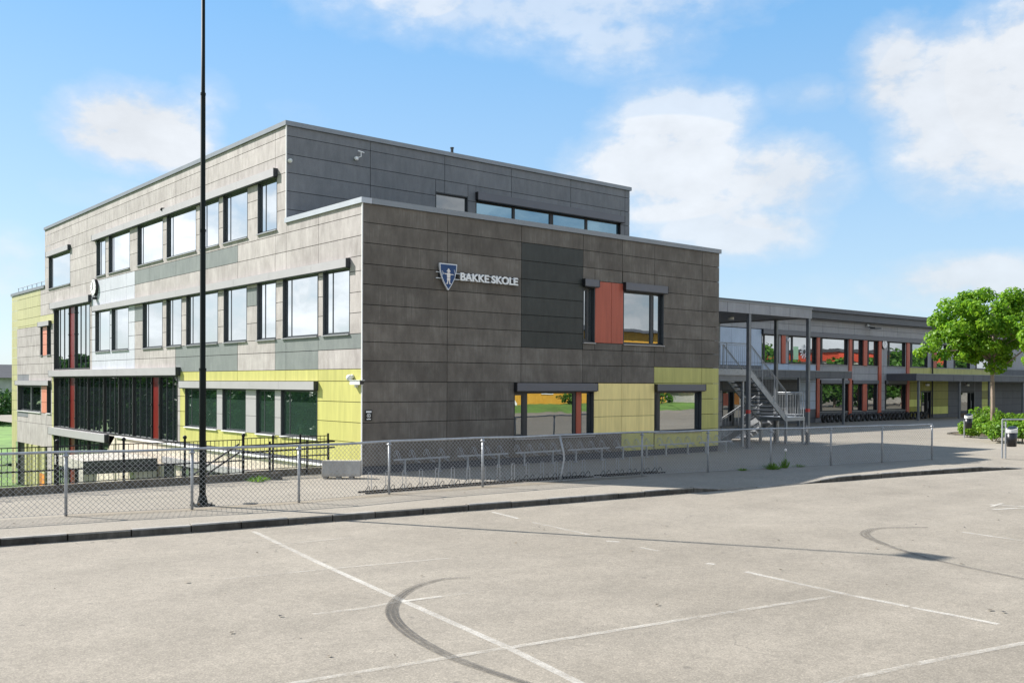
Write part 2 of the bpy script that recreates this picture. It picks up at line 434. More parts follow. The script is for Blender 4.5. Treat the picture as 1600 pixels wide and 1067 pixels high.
def window(plane, parent, a0, a1, z0, z1, splits=(), depth=.17, fw=.06, frame='frame', gmat='glass', sill='sill', sillover=.06, o=0., tilt=None, panels=()):
    """recessed window: lining + frame bars, panes, sill. splits = [(start, end)] of mullions; panels = [(a0, a1, material)]"""
    mb = MB(); d = o - depth; t = .03
    plane.box(mb, a0, a0 + t, d, o + .004, z0, z1, frame); plane.box(mb, a1 - t, a1, d, o + .004, z0, z1, frame)
    plane.box(mb, a0 + t, a1 - t, d, o + .003, z1 - t, z1, frame); plane.box(mb, a0 + t, a1 - t, d, o - .01, z0, z0 + t, frame)
    plane.box(mb, a0 + t, a1 - t, d - .03, d - .02, z0 + t, z1 - t, 'frameblk')
    f0, f1 = d, d + (.045 if depth < .14 else .07)
    plane.box(mb, a0 + t, a0 + fw, f0, f1, z0 + t, z1 - t, frame); plane.box(mb, a1 - fw, a1 - t, f0, f1, z0 + t, z1 - t, frame)
    plane.box(mb, a0 + fw, a1 - fw, f0, f1, z0 + t, z0 + fw + .02, frame); plane.box(mb, a0 + fw, a1 - fw, f0, f1, z1 - fw - .02, z1 - t, frame)
    edges = [a0 + fw]
    for s0, s1 in splits:
        plane.box(mb, s0, s1, f0, f1 + .002, z0 + fw + .02, z1 - fw - .02, frame); edges += [s0, s1]
    for p0, p1, pm in panels:
        plane.box(mb, p0, p1, f1 + .004, f1 + .03, z0 + t, z1 - t, pm)
    edges.append(a1 - fw)
    w = mb.build('window', parent)
    g = MB()
    for i in range(0, len(edges), 2):
        e0, e1 = edges[i], edges[i + 1]
        if e1 - e0 < .03: continue
        plane.box(g, e0, e1, d + .02, d + .035, z0 + fw + .02, z1 - fw - .02, gmat)
        # inner sash line
        s = MB
    g.build('pane', w)
    sash = MB()
    for i in range(0, len(edges), 2):
        e0, e1 = edges[i], edges[i + 1]
        if depth > .14 and i == 0 and len(edges) > 2 and e1 - e0 < .75 and e1 - e0 > .2:
            plane.box(sash, e0, e0 + .045, d + .036, d + .062, z0 + fw + .02, z1 - fw - .02, 'frame')
            plane.box(sash, e1 - .045, e1, d + .036, d + .062, z0 + fw + .02, z1 - fw - .02, 'frame')
            plane.box(sash, e0 + .045, e1 - .045, d + .036, d + .062, z0 + fw + .02, z0 + fw + .075, 'frame')
            plane.box(sash, e0 + .045, e1 - .045, d + .036, d + .062, z1 - fw - .075, z1 - fw - .02, 'frame')
    if sash.v: sash.build('sash', w)
    if sill:
        sm = MB(); plane.box(sm, a0 - .01, a1 + .01, d + .08, o + sillover, z0 - .035, z0 - .002, sill); sm.build('sill', w)
    return w
def shutter(plane, parent, a0, a1, z0, z1, mat, end=None, depth=.15, joints=(), o=0.):
    mb = MB(); cuts = [a0] + [j for j in joints if a0 + .1 < j < a1 - .1] + [a1]
    for i in range(len(cuts) - 1):
        plane.box(mb, cuts[i] + .004, cuts[i + 1] - .004, o + .002, o + depth, z0, z1, mat)
    plane.box(mb, a0 + .03, a1 - .03, o + .002, o + depth - .02, z0 - .03, z0 - .001, 'frameblk')
    ob = mb.build('shutter_box', parent)
    eb = MB()
    for a in (a0, a1):
        plane.box(eb, a - .012, a + .012, o + .002, o + depth + .006, z0 - .01, z1 + .008, end or 'frame')  # end caps coloured dark for the shade on the box ends
    eb.build('end_cap', ob)
    return ob

# ================================================================ MAIN SCHOOL BUILDING
SB = thing('school_building', (8, 18, 0), 'large school block in pale and shade-darkened boards with yellow panels, corner towards car park', 'building')
U1, V1, V2, V3 = 16.43, 4.76, 33.8, 41.3
core = MB()
core.box(.26, U1 - .03, .26, V3 - .26, -3.6, 7.75, 'cavity')
core.box(.26, 16.3 - .03, V1 + .26, V2 - .03, 7.75, 10.95, 'cavity')
core.build('wall', SB)
rf = MB()
rf.box(.06, U1 - .05, .06, V1 + .26, 7.755, 7.82, 'roof'); rf.box(.05, 16.25, V1 + .06, V2 - .06, 10.955, 11.02, 'roof')
rf.box(.06, 16.25, V2, V3 - .06, 7.755, 7.82, 'roof')
rf.build('roof', SB)
ZL = [.26, .91, 1.49, 2.09, 2.70, 3.06, 3.65, 4.09, 4.70, 5.30, 5.91, 6.34, 6.93, 7.54, 8.32, 8.92, 9.52, 10.12, 10.72]
ZF = [.22, .91, 1.49, 2.09, 2.69, 3.30, 3.85, 4.39, 4.93, 5.52, 6.11, 6.72, 7.31]
JL = [2.6 + 2.942 * k for k in range(15)]
# --- left facade windows: (v0, v1) per storey
W3 = [(5.42, 6.89), (7.68, 9.77), (10.14, 11.93), (12.28, 15.38), (15.8, 18.86), (19.84, 22.78), (23.24, 24.62), (28.96, 33.02)]
W2 = [(.70, 2.31), (2.62, 5.0), (5.48, 6.92), (7.73, 9.70), (10.21, 13.28), (13.75, 15.41), (15.83, 18.2), (20.0, 22.35), (22.58, 24.8)]
W1 = [(2.64, 5.1), (5.53, 6.96), (7.78, 9.78), (10.27, 13.38)]
holes = [(a, b, 7.73, 9.47) for a, b in W3] + [(a, b, 4.10, 6.05) for a, b in W2] + [(a, b, .90, 2.42) for a, b in W1]
CW = [(25.6, 32.0, 3.28, 6.58), (14.15, 32.0, .18, 2.92), (22.75, 32.0, -3.6, -.2)]
holes += CW
LW = [(34.62, 39.85, .9, 2.40), (32.55, 33.4, .9, 2.40), (34.22, 34.74, 4.12, 5.72), (32.55, 33.38, 4.12, 5.72)]
holes += LW + [(33.3, 40.3, -3.6, -1.0), (14.15, 22.75, -3.6, .12), (0, 14.15, -3.6, .26)]
zones = [(0, 13.9, .26, 3.06, 'lime'), (8.49, 19.2, 6.93, 7.54, 'greygreen'), (19.2, 25.3, 6.05, 7.54, 'paleblue'), (19.2, 25.3, 3.24, 6.05, 'paleblue'),
         (8.5, 14.4, 3.06, 4.09, 'greygreen'), (2.6, 5.55, 3.06, 4.09, 'greygreen'), (0, 2.6, 3.65, 4.09, 'greygreen'),
         (6.94, 7.71, 5.3, 5.91, 'greygreen'), (18.2, 19.2, 5.3, 5.91, 'greygreen'),
         (34.7, V3, 5.8, 7.85, 'paleyellow'), (32.0, 34.7, 5.8, 6.34, 'paleyellow'), (40.0, V3, -3.6, 5.8, 'paleyellow'), (32.02, 32.4, -3.6, 3.2, 'paleyellow'),
         (33.4, 34.22, 4.1, 5.75, 'salmon'), (33.42, 34.5, .88, 2.42, 'salmon'), (37.25, 39.85, 2.7, 3.06, 'slate'), (37.4, 39.95, .55, .86, 'slate')]
regions = [(0.012, V1, -3.6, 7.86), (V1, V2, -3.6, 11.05), (V2, V3, -3.6, 7.86)]
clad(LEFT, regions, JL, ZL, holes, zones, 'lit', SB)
# grey piers between the yellow ground floor windows
for a, b in ((5.1, 5.53), (6.96, 7.78), (9.78, 10.27)):
    pier = MB()
    for z0, z1 in ((.9, 1.49), (1.49, 2.09), (2.09, 2.42)):
        LEFT.box(pier, a + .008, b - .008, .002, .012, z0 + .006, z1 - .006, 'shutterpale')
    pier.build('pier_panel', SB)
def vsplit(a, b):
    """left facade: the narrow opening light stands at the far end (left in view)"""
    w = b - a
    return [(b - .50, b - .455)] if w > 1.2 else []
for a, b in W3: window(LEFT, SB, a, b, 7.73, 9.47, vsplit(a, b), .125, .05)
for a, b in W2: window(LEFT, SB, a, b, 4.10, 6.05, vsplit(a, b), .125, .05)
for a, b in W1: window(LEFT, SB, a, b, .90, 2.42, vsplit(a, b), .125, .05, gmat='glassgreen', sill='sillwhite')
window(LEFT, SB, 34.62, 39.85, .9, 2.40, [(37.1, 37.45)], .2, gmat='glassdark', sill='sillwhite')
window(LEFT, SB, 32.55, 33.4, .9, 2.40, [], .2, gmat='glassdark', sill='sillwhite')
window(LEFT, SB, 34.22, 34.74, 4.12, 5.72, [], .2); window(LEFT, SB, 32.55, 33.38, 4.12, 5.72, [], .2)
shutter(LEFT, SB, 5.39, 24.9, 9.48, 9.74, 'shutterpale', joints=[8.3, 11.3, 14.2, 17.2, 20.2, 22.8])
shutter(LEFT, SB, 28.9, 33.1, 9.48, 9.74, 'shutterpale')
shutter(LEFT, SB, .67, 24.87, 6.06, 6.31, 'shutterpale', joints=[2.8, 5.7, 8.5, 11.3, 14.0, 17.0, 20.2, 22.6])
shutter(LEFT, SB, 2.6, 13.7, 2.43, 2.69, 'shutterpale', joints=[5.0, 7.2, 9.6, 12.])
shutter(LEFT, SB, 32.6, 39.95, 2.44, 2.70, 'shutterpale'); shutter(LEFT, SB, 32.5, 34.8, 5.73, 5.98, 'shutterpale')
shutter(LEFT, SB, 25.4, 32.3, 6.58, 6.9, 'shutterpale', joints=[28.4, 30.4])
shutter(LEFT, SB, 13.86, 32.35, 2.93, 3.24, 'shutterpale', joints=[15.8, 18.4, 21., 23.7, 26., 28.4, 30.4], depth=.2)
shutter(LEFT, SB, 22.75, 32.4, -.2, .17, 'shutterpale', joints=[26., 29.3], depth=.2)
# --- stair-hall curtain walls
def curtain(a0, a1, z0, z1, posts, thin, reds):
    mb = MB(); d = -.12
    LEFT.box(mb, a0, a1, -.24, -.2, z0, z1, 'frameblk')
    LEFT.box(mb, a0, a0 + .08, -.19, .01, z0, z1, 'frameblk'); LEFT.box(mb, a1 - .08, a1, -.19, .01, z0, z1, 'frameblk')
    LEFT.box(mb, a0 + .08, a1 - .08, -.19, .0, z1 - .07, z1, 'frameblk'); LEFT.box(mb, a0 + .08, a1 - .08, -.19, .0, z0, z0 + .07, 'frameblk')
    c = mb.build('curtain_wall', SB)
    g = MB(); LEFT.box(g, a0 + .08, a1 - .08, d - .02, d, z0 + .07, z1 - .07, 'glassdark' if z1 < 3 else 'glass'); g.build('pane', c)
    for a in posts:
        p = MB(); LEFT.box(p, a - .045, a + .045, d + .003, -.04, z0 + .07, z1 - .07, 'frameblk')
        for k in range(1, 4):
            zz = z0 + (z1 - z0) * (k - .35) / 3; LEFT.box(p, a - .06, a + .06, -.039, -.015, zz - .03, zz + .03, 'frameblk')
        p.build('mullion', c)
    t = MB()
    for a in thin: LEFT.box(t, a - .018, a + .018, d + .003, d + .028, z0 + .07, z1 - .07, 'frame')
    if t.v: t.build('glazing_bar', c)
    for r0, r1 in reds:
        r = MB(); LEFT.box(r, r0, r1, d + .002, d + .03, z0 + .07, z1 - .07, 'deepred'); r.build('red_panel', c)
curtain(25.6, 32.0, 3.28, 6.58, [29.35, 28.32], [31.2, 30.4, 27.5, 26.7], [(28.42, 29.26)])
curtain(14.15, 32.0, .18, 2.92, [29.35, 28.3, 26.2, 23.7, 21.5, 19.6, 17.25, 16.35], [31.2, 30.4, 27.6, 26.9, 25.4, 24.5, 22.9, 22.2, 20.9, 20.2, 18.8, 18.0, 15.6, 14.9], [(28.4, 29.25), (16.45, 17.15)])
curtain(22.75, 32.0, -3.6, -.2, [29.35, 28.3, 26.2, 24.3], [31.2, 30.4, 27.6, 26.9, 25.4], [(28.4, 29.25)])
# basement of the far end: dark recess behind slim yellow piers
rec = MB(); LEFT.box(rec, 33.3, 40.3, -.24, -.2, -3.6, -1.0, 'frameblk'); rec.build('recess', SB)
for a0, a1 in ((37.6, 38.0), (36.54, 37.1), (35.15, 36.2), (33.7, 34.6)):
    pp = MB(); LEFT.box(pp, a0, a1, -.19, .05, -3.6, -1.0, 'paleyellow'); pp.build('pier', SB)
pk = MB(); LEFT.box(pk, 33.68, 34.62, .051, .06, -3.6, -2.5, 'orange'); pk.build('orange_board', SB)
# basement wall below the yellow floor, cream render with a white capping
bw = MB()
LEFT.box(bw, 1.0, 14.15, -.2, .04, -3.6, .10, 'creamwall'); LEFT.box(bw, 14.151, 21.6, -.2, .04, -3.6, .10, 'creamwall')
# raking end of the render where the basement glazing starts
bw.hexa([(-.09, 21.601, -3.6), (.0, 21.601, -3.6), (.0, 27.4, -3.6), (-.09, 27.4, -3.6)], [(-.09, 21.601, .098), (.0, 21.601, .098), (.0, 27.4, -3.45), (-.09, 27.4, -3.45)], 'creamwall')
bwo = bw.build('basement_wall', SB)
cp = MB(); LEFT.box(cp, .02, 21.55, -.02, .12, .101, .16, 'sillwhite'); cp.build('wall_capping', bwo)
dk = MB(); LEFT.box(dk, .0, 14.15, -.02, .012, .163, .255, 'plinth'); dk.build('base_trim', SB)
for a0, a1 in ((8.4, 9.5), (9.9, 10.9), (12.6, 13.4), (14.4, 15.3), (6.2, 7.6)):
    window(LEFT, SB, a0, a1, -2.2, -.66, [], .08, gmat='glassdark', sill=None, o=.13)
shutter(LEFT, SB, 6.0, 15.4, -.64, -.40, 'shutterpale', depth=.14, o=.05)
# --- front facade
FW = [(8.9, 9.47, 4.10, 6.05), (10.92, 13.12, 4.10, 6.05), (5.77, 9.44, .84, 2.40), (12.64, 15.38, .84, 2.40)]
zf = [(6.06, 8.89, 3.85, 7.31, 'blackgreen'), (12.6, U1, .22, 3.30, 'lime'), (10.86, 12.6, .22, .86, 'lime')]
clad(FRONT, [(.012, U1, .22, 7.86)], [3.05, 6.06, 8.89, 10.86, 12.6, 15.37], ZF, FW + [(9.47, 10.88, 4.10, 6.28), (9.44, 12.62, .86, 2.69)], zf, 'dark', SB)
cr = MB()
for a0, a1 in ((9.45, 10.86), (10.86, 12.62)):
    for z0, z1 in ((.87, 1.49), (1.49, 2.09), (2.09, 2.68)):
        FRONT.box(cr, a0 + .007, a1 - .007, -.02, 0.002, z0 + .007, z1 - .007, 'cream')
cr = cr.build('cladding', SB); cr['label'] = 'cream yellow wall boards'
rd = MB(); FRONT.box(rd, 9.485, 10.29, -.02, .004, 4.11, 6.27, 'red'); FRONT.box(rd, 10.305, 10.905, -.02, .004, 4.11, 6.27, 'red')
rd = rd.build('cladding', SB); rd['label'] = 'two brick red wall boards between upper windows'
window(FRONT, SB, 8.9, 9.47, 4.10, 6.05, [(9.2, 9.28)], .2, gmat='glassfront')
window(FRONT, SB, 10.92, 13.12, 4.10, 6.05, [(12.52, 12.66)], .2, gmat='glassfront')
window(FRONT, SB, 5.77, 9.44, .84, 2.40, [(6.27, 6.45), (8.57, 8.97)], .2, gmat='glassfront', panels=[(8.69, 8.92, 'red')])
window(FRONT, SB, 12.64, 15.38, .84, 2.40, [(12.92, 13.08)], .2, gmat='glassfront')
# the narrow light of the upper window stands tilted open
ts = MB()
ts.hexa([(12.70, .135, 4.2), (13.03, .135, 4.2), (13.03, .165, 4.2), (12.70, .165, 4.2)], [(12.70, .135, 5.95), (13.03, .135, 5.95), (13.03, .165, 5.95), (12.70, .165, 5.95)], 'glassfront')
ts.build('open_sash', SB)
shutter(FRONT, SB, 8.85, 9.56, 6.06, 6.30, 'shutter', 'frameblk'); shutter(FRONT, SB, 10.9, 13.2, 6.06, 6.32, 'shutter', 'frameblk')
shutter(FRONT, SB, 5.77, 9.5, 2.41, 2.67, 'shutter', 'frameblk'); shutter(FRONT, SB, 12.62, 15.46, 2.41, 2.65, 'shutter', 'frameblk')
pl = MB(); FRONT.box(pl, .02, U1, -.12, -.03, -.02, .215, 'plinth'); pl.box(.02, .2, .1305, 1.2, -.02, .2, 'plinth'); pl.build('plinth', SB)
# --- set-back third storey, front
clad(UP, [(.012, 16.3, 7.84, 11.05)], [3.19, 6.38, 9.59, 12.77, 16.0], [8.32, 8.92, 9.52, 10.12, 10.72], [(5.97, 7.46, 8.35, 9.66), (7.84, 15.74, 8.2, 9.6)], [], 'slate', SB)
window(UP, SB, 5.97, 7.46, 8.55, 9.66, [], .12, sill='sill', gmat='glassdark')
window(UP, SB, 7.84, 15.74, 8.35, 9.6, [(9.72, 9.84), (11.68, 11.88), (13.7, 13.82)], .15, gmat='glassblue', frame='frameblk')
shutter(UP, SB, 7.82, 15.84, 9.6, 9.88, 'shutter', 'frameblk', .16)
blk = MB(); UP.box(blk, 5.97, 7.46, -.02, -.002, 8.3, 8.52, 'slate'); UP.box(blk, 7.84, 15.74, -.02, -.002, 8.15, 8.31, 'slate'); blk.build('spandrel', SB)
# --- east side (in view only from further right)
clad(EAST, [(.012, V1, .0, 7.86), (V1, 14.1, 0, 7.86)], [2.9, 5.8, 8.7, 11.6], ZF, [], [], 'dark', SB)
clad(Plane('E', 16.3), [(V1 + .012, V2, 7.86, 11.05)], [2.9 * k for k in range(2, 12)], [8.32, 8.92, 9.52, 10.12, 10.72], [], [], 'slate', SB)
# --- parapet flashings
fl = MB()
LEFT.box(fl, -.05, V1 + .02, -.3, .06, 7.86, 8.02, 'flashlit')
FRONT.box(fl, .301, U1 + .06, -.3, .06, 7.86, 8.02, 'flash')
LEFT.box(fl, V1 - .06, V2 + .02, -.3, .06, 11.05, 11.2, 'flash'); UP.box(fl, .301, 16.36, -.3, .061, 11.05, 11.2, 'flash')
LEFT.box(fl, V2 + .021, V3 + .05, -.3, .06, 7.86, 8.02, 'flash')
fl.box(U1 - .3, U1 + .059, .301, 14.1, 7.861, 8.02, 'flash'); fl.box(16.0, 16.359, V1 + .3, V2, 11.051, 11.2, 'flash')
fl.build('parapet_flashing', SB)
tr = MB(); tr.box(-.022, .01, -.022, .01, .02, 7.859, 'sillwhite'); tr.box(-.022, .01, V1 - .022, V1 + .01, 8.03, 11.049, 'sillwhite')
tr.build('corner_trim', SB)
vp = MB(); vp.tube([(7.18, 5.4, 11.02), (7.18, 5.4, 11.55)], .055, 10, 'frame'); vp.tube([(7.18, 5.4, 11.551), (7.18, 5.4, 11.59)], .075, 10, 'frame'); vp.build('vent_pipe', SB)
gr = MB()
for k in range(7): gr.tube([(.25, 34.4 + k * 1.05, 8.0), (.25, 34.4 + k * 1.05, 8.34)], .018, 6, 'galv')
gr.tube([(.25, 34.2, 8.34), (.25, 40.9, 8.34)], .02, 6, 'galv'); gr.build('roof_rail', SB)
# small dots: anchor bolts along the left wall are too small to show; the little wall sensors are things of their own
def sensor(loc, axis, label, r=.07):
    mb = MB(); mb.disc(loc, axis, r, .08, 'offwhite', 12); mb.ball(Vector(loc) + Vector(axis) * .09, r * .7, 'offwhite')
    return one(mb, 'wall_sensor', label, 'sensor')
sensor((.1, 4.74, 9.9), (0, -1, 0), 'tiny white sensor beside the upper corner of the set-back storey')
sb = MB(); sb.disc((-.02, 15.55, 9.77), (-1, 0, 0), .05, .1, 'blacksteel', 10); sb.ball((-.14, 15.55, 9.75), .07, 'blacksteel')
one(sb, 'wall_lamp', 'tiny dark lamp above the top row of windows on the pale side', 'lamp')

# --- sign: shield + lettering
SG = thing('school_sign', (4.2, -.12, 5.9), 'raised white BAKKE SKOLE lettering with blue shield on the dark front', 'sign')
def shield_outline(cx, cz, w, h, n=12):
    pts = [(cx - w / 2, cz + h / 2), (cx + w / 2, cz + h / 2)]
    for i in range(1, n + 1):
        t = i / n; x = w / 2 * (1 - t ** 2.1); z = cz + h / 2 - h * (.0 + t)
        if i < n: pts.append((cx + x, z))
    pts.append((cx, cz - h / 2))
    for i in range(n - 1, 0, -1):
        t = i / n; x = w / 2 * (1 - t ** 2.1); z = cz + h / 2 - h * t
        pts.append((cx - x, z))
    return pts
def prism(mb, pts, y0, y1, mat):   # outline in (x, z), y0 front .. y1 back
    mb.hexa([(x, y1, z) for x, z in reversed(pts)], [(x, y0, z) for x, z in reversed(pts)], mat)
s = MB(); prism(s, shield_outline(2.965, 5.92, .66, .82), -.165, -.11, 'silver'); sh = s.build('shield', SG)
s = MB(); prism(s, shield_outline(2.965, 5.925, .6, .745), -.17, -.166, 'blue'); s.build('shield_field', sh)
f = MB(); cx, y = 2.965, -.178
def blob(pts, y0=-.178, y1=-.1705): prism(f, [(cx + a * .82, 5.945 + b * .82) for a, b in pts], y0, y1, 'figure')
blob([(-.10, .175), (.10, .175), (.055, .215), (.03, .27), (0, .29), (-.03, .27), (-.055, .215)])                 # broad hat
blob([(-.045, .12), (.045, .12), (.05, .17), (-.05, .17)])                                                          # head
blob([(-.07, -.06), (.07, -.06), (.085, .11), (-.085, .11)])                                                       # tunic
blob([(-.075, -.15), (.075, -.15), (.07, -.07), (-.07, -.07)])                                                     # skirt
blob([(-.20, .075), (-.09, .055), (-.09, .09), (-.20, .105)]); blob([(.09, .05), (.23, .055), (.23, .08), (.09, .085)])   # arms
blob([(-.075, -.27), (-.035, -.27), (-.01, -.155), (-.06, -.155)]); blob([(.035, -.27), (.075, -.27), (.06, -.155), (.01, -.155)])   # legs
blob([(-.13, -.295), (-.035, -.295), (-.035, -.272), (-.12, -.272)]); blob([(.035, -.295), (.13, -.295), (.12, -.272), (.035, -.272)])   # feet
f.tube([(cx + .205 + .04 * math.cos(t), -.174, 5.995 + .16 * math.sin(t)) for t in [(-1.4 + 2.8 * i / 10) for i in range(11)]], .008, 5, 'silver')   # bow
for q in (-.03, 0, .03):
    f.tube([(cx - .19, -.174, 6.015), (cx - .25, -.174, 6.03 + q * 2.2)], .009, 5, 'silver')
f.build('shield_figure', sh)
rl = MB()
for z in (6.06, 5.875): rl.box(2.56, 5.86, -.085, -.065, z - .012, z + .012, 'silver')
for x in (2.7, 3.4, 4.2, 5.0, 5.75): rl.box(x - .012, x + .012, -.064, .0, 5.85, 6.08, 'frame')
rl.build('mounting_rail', SG)
def letters(txt, x0, x1, z0, z1, y, mat, parent, depth=.045, name='lettering'):
    cu = bpy.data.curves.new('letters', 'FONT'); cu.body = txt; cu.size = 1.; cu.extrude = .05; cu.offset = .028
    o = bpy.data.objects.new('letters', cu); COL.objects.link(o)
    dg = bpy.context.evaluated_depsgraph_get(); me = bpy.data.meshes.new_from_object(o.evaluated_get(dg))
    bpy.data.objects.remove(o)
    xs = [v.co.x for v in me.vertices]; ys = [v.co.y for v in me.vertices]
    ax, bx, ay, by = min(xs), max(xs), min(ys), max(ys); org = ORG[parent.name]
    for v in me.vertices:
        X = x0 + (v.co.x - ax) / (bx - ax) * (x1 - x0); Z = z0 + (v.co.y - ay) / (by - ay) * (z1 - z0); Y = y - depth / 2 - v.co.z / .05 * depth / 2
        v.co = (X - org.x, Y - org.y, Z - org.z)
    me.materials.append(M[mat]); ob = bpy.data.objects.new(name, me); COL.objects.link(ob); ob.parent = parent; ORG[ob.name] = org
    return ob
letters('BAKKE SKOLE', 3.46, 5.80, 5.85, 6.10, -.09, 'white', SG)

# --- poster, cameras, clock
PS = thing('camera_notice', (.22, -.01, 1.55), 'small black notice with white camera symbol beside the yellow corner', 'sign')
p = MB(); p.box(.1, .34, -.022, -.003, 1.55, 1.86, 'bin'); p.build('board', PS)
p = MB(); p.box(.13, .31, -.026, -.0225, 1.79, 1.835, 'white'); p.box(.15, .29, -.026, -.0225, 1.585, 1.61, 'white')
p.tube([(.22 + .055 * math.cos(t), -.0255, 1.70 + .055 * math.sin(t)) for t in [i * math.pi / 8 for i in range(17)]], .008, 5, 'white')
p.disc((.22, -.0225, 1.70), (0, -1, 0), .022, .004, 'white', 12); p.build('symbol', PS)
c = MB(); c.disc((-.01, .50, 2.83), (-1, 0, 0), .07, .05, 'offwhite', 12); c.ball((-.12, .50, 2.80), .1, 'offwhite'); c.tube([(-.02, .5, 2.7), (-.1, .3, 2.62)], .03, 6, 'offwhite')
one(c, 'security_camera', 'white dome camera on the yellow wall by the corner', 'camera', smooth=True)
c = MB(); c.box(-.16, -.02, -.14, .42, 2.60, 2.72, 'offwhite'); c.box(-.15, -.03, -.16, -.141, 2.61, 2.71, 'bin'); c.box(-.07, -.0, .2, .3, 2.52, 2.599, 'offwhite'); c.box(-.18, -.0, -.17, .43, 2.721, 2.735, 'offwhite')
one(c, 'security_camera', 'white box camera jutting past the corner onto the dark front', 'camera')
c = MB(); c.disc((2.58, 4.74, 10.36), (0, -1, 0), .06, .09, 'offwhite', 10); c.ball((2.56, 4.62, 10.32), .06, 'white')
c.tube([(2.58, 4.66, 10.36), (2.72, 4.6, 10.42), (2.72, 4.6, 10.6)], .016, 6, 'white'); c.tube([(2.6, 4.6, 10.6), (2.84, 4.6, 10.57)], .022, 6, 'white')
one(c, 'weather_sensor', 'spindly white sensor bracket high on the slate set-back storey', 'sensor')
def clock(loc, axis, r, label, rot):
    t = thing('wall_clock', loc, label, 'clock')
    b = MB(); A = Vector(axis); L = Vector(loc); b.disc(L, A, r, .12, 'bin', 28); b.build('case', t)
    d = MB(); d.disc(L + A * .1205, A, r * .93, .02, 'white', 28); fc = d.build('face', t)
    S = A.cross(Vector((0, 0, 1))); h = MB(); F = L + A * .145
    for k in range(12):
        a = k * math.pi / 6; q = S * math.sin(a) + Vector((0, 0, 1)) * math.cos(a)
        h.bar(F + q * r * .74, F + q * r * .86, .02, .02, 'bin')
    for a, l in ((2.3, .5), (.3, .68)):
        q = S * math.sin(a) + Vector((0, 0, 1)) * math.cos(a); h.bar(F + A * .004, F + A * .004 + q * r * l, .03, .012, 'bin')
    h.build('hands', t)
    return t
clock((-.005, 24.68, 7.21), (-1, 0, 0), .42, 'round white clock on the pale side wall under the top windows', 0)
g = MB(); g.box(-.22, -.03, 24.45, 24.7, 6.62, 6.74, 'bin'); one(g, 'floodlight', 'small black floodlight under the clock on the pale side wall', 'lamp')
clock((54.6, 14.19, 5.78), (0, -1, 0), .36, 'round white clock between upper windows of the far wing', 0)

# ================================================================ RIGHT WING
WG = thing('school_wing', (55, 20, 0), 'long two-storey school wing of grey boards with brick red window posts, behind the stairs', 'building')
wc = MB(); wc.box(16.6, 100, 14.46, 34, -.02, 7.6, 'cavity'); wc.build('wall', WG)
rf = MB(); rf.box(17.0, 100, 13.55, 34, 7.78, 8.06, 'wingdark'); rf.build('roof', WG)
fs = MB(); WING.box(fs, 17.0, 100, .0, .5, 7.3, 7.76, 'wingdark'); fs.build('fascia', WG)
sf = MB(); WING.box(sf, 17, 100, -.24, .12, 7.20, 7.298, 'shutter'); sf.build('soffit_trim', WG)
JW = [19.3 + 2.08 * k for k in range(40)]
WU = [(39.15, 41.05, [(39.5, 39.62)]), (42.2, 45.5, [(42.7, 42.85)]), (45.88, 49.62, [(46.3, 46.48)]), (50.1, 51.66, [(50.5, 50.62)]), (52.18, 53.82, [(52.6, 52.72)]),
      (55.2, 57.95, [(55.6, 55.75)]), (58.7, 61.55, [(59.1, 59.25)]), (62.9, 64.8, [(63.2, 63.3)]), (66, 69, [(66.4, 66.52)]), (70, 73, [(70.4, 70.5)])]
WD = [(46.0, 49.7, [(46.35, 46.5)]), (50.2, 51.6, [(50.5, 50.6)]), (52.2, 53.75, [(52.55, 52.65)]), (54.9, 58.05, [(55.2, 55.3)])]
holes = [(a, b, 4.1, 6.02) for a, b, _ in WU] + [(a, b, .75, 2.76) for a, b, _ in WD]
DOORS = [(60.55, 62.15, .0, 2.22), (67.3, 69.9, 0, 2.15), (35.0, 37.6, 0, 2.3)]
holes += DOORS
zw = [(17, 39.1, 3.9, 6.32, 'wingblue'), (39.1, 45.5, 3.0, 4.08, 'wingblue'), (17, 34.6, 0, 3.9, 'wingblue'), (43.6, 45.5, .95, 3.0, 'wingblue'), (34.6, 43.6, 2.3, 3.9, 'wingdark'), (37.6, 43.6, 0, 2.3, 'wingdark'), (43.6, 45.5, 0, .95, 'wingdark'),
      (58.62, 66.2, 3.5, 4.1, 'lime'), (58.62, 60.5, 1.55, 3.5, 'limedeep'), (58.62, 60.5, .95, 1.55, 'limepale'), (58.62, 60.5, .0, .95, 'limedeep'),
      (60.5, 62.2, 2.2, 3.5, 'limedeep'), (62.2, 65.1, .95, 3.5, 'limedeep'), (62.2, 65.1, .32, .95, 'limepale'), (65.1, 67.3, 0, 3.4, 'wingdark'), (62.2, 65.1, 0, .32, 'wingdark'),
      (70.0, 71.3, 0, 3.4, 'wingdark'), (71.3, 73.8, 2.2, 3.2, 'limepale'), (71.3, 73.8, 1.5, 2.2, 'limedeep'), (71.3, 73.8, .3, 1.5, 'limepale'), (67.3, 69.9, 2.15, 3.4, 'wingdark'),
      (73.8, 100, 0, 4.1, 'wingdark'), (66.2, 73.8, 3.4, 4.1, 'lime'), (45.5, 58.6, .3, .72, 'wingdark')]
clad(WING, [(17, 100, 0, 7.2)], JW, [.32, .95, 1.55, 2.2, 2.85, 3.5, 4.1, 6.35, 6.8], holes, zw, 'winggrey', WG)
for a, b, sp in WU: window(WING, WG, a, b, 4.1, 6.02, sp, .17, frame='frameblk', gmat='glassfront')
for a, b, sp in WD: window(WING, WG, a, b, .75, 2.76, sp, .17, gmat='glassdark', frame='frameblk')
shutter(WING, WG, 39.1, 74, 6.03, 6.33, 'shutter', 'frameblk', .16, [45.7, 49.9, 54.1, 58.3, 62.4])
for a0, a1 in ((46.0, 49.7), (50.2, 53.8), (54.88, 58.05)): shutter(WING, WG, a0, a1, 2.77, 3.02, 'shutter', 'frameblk', .12)
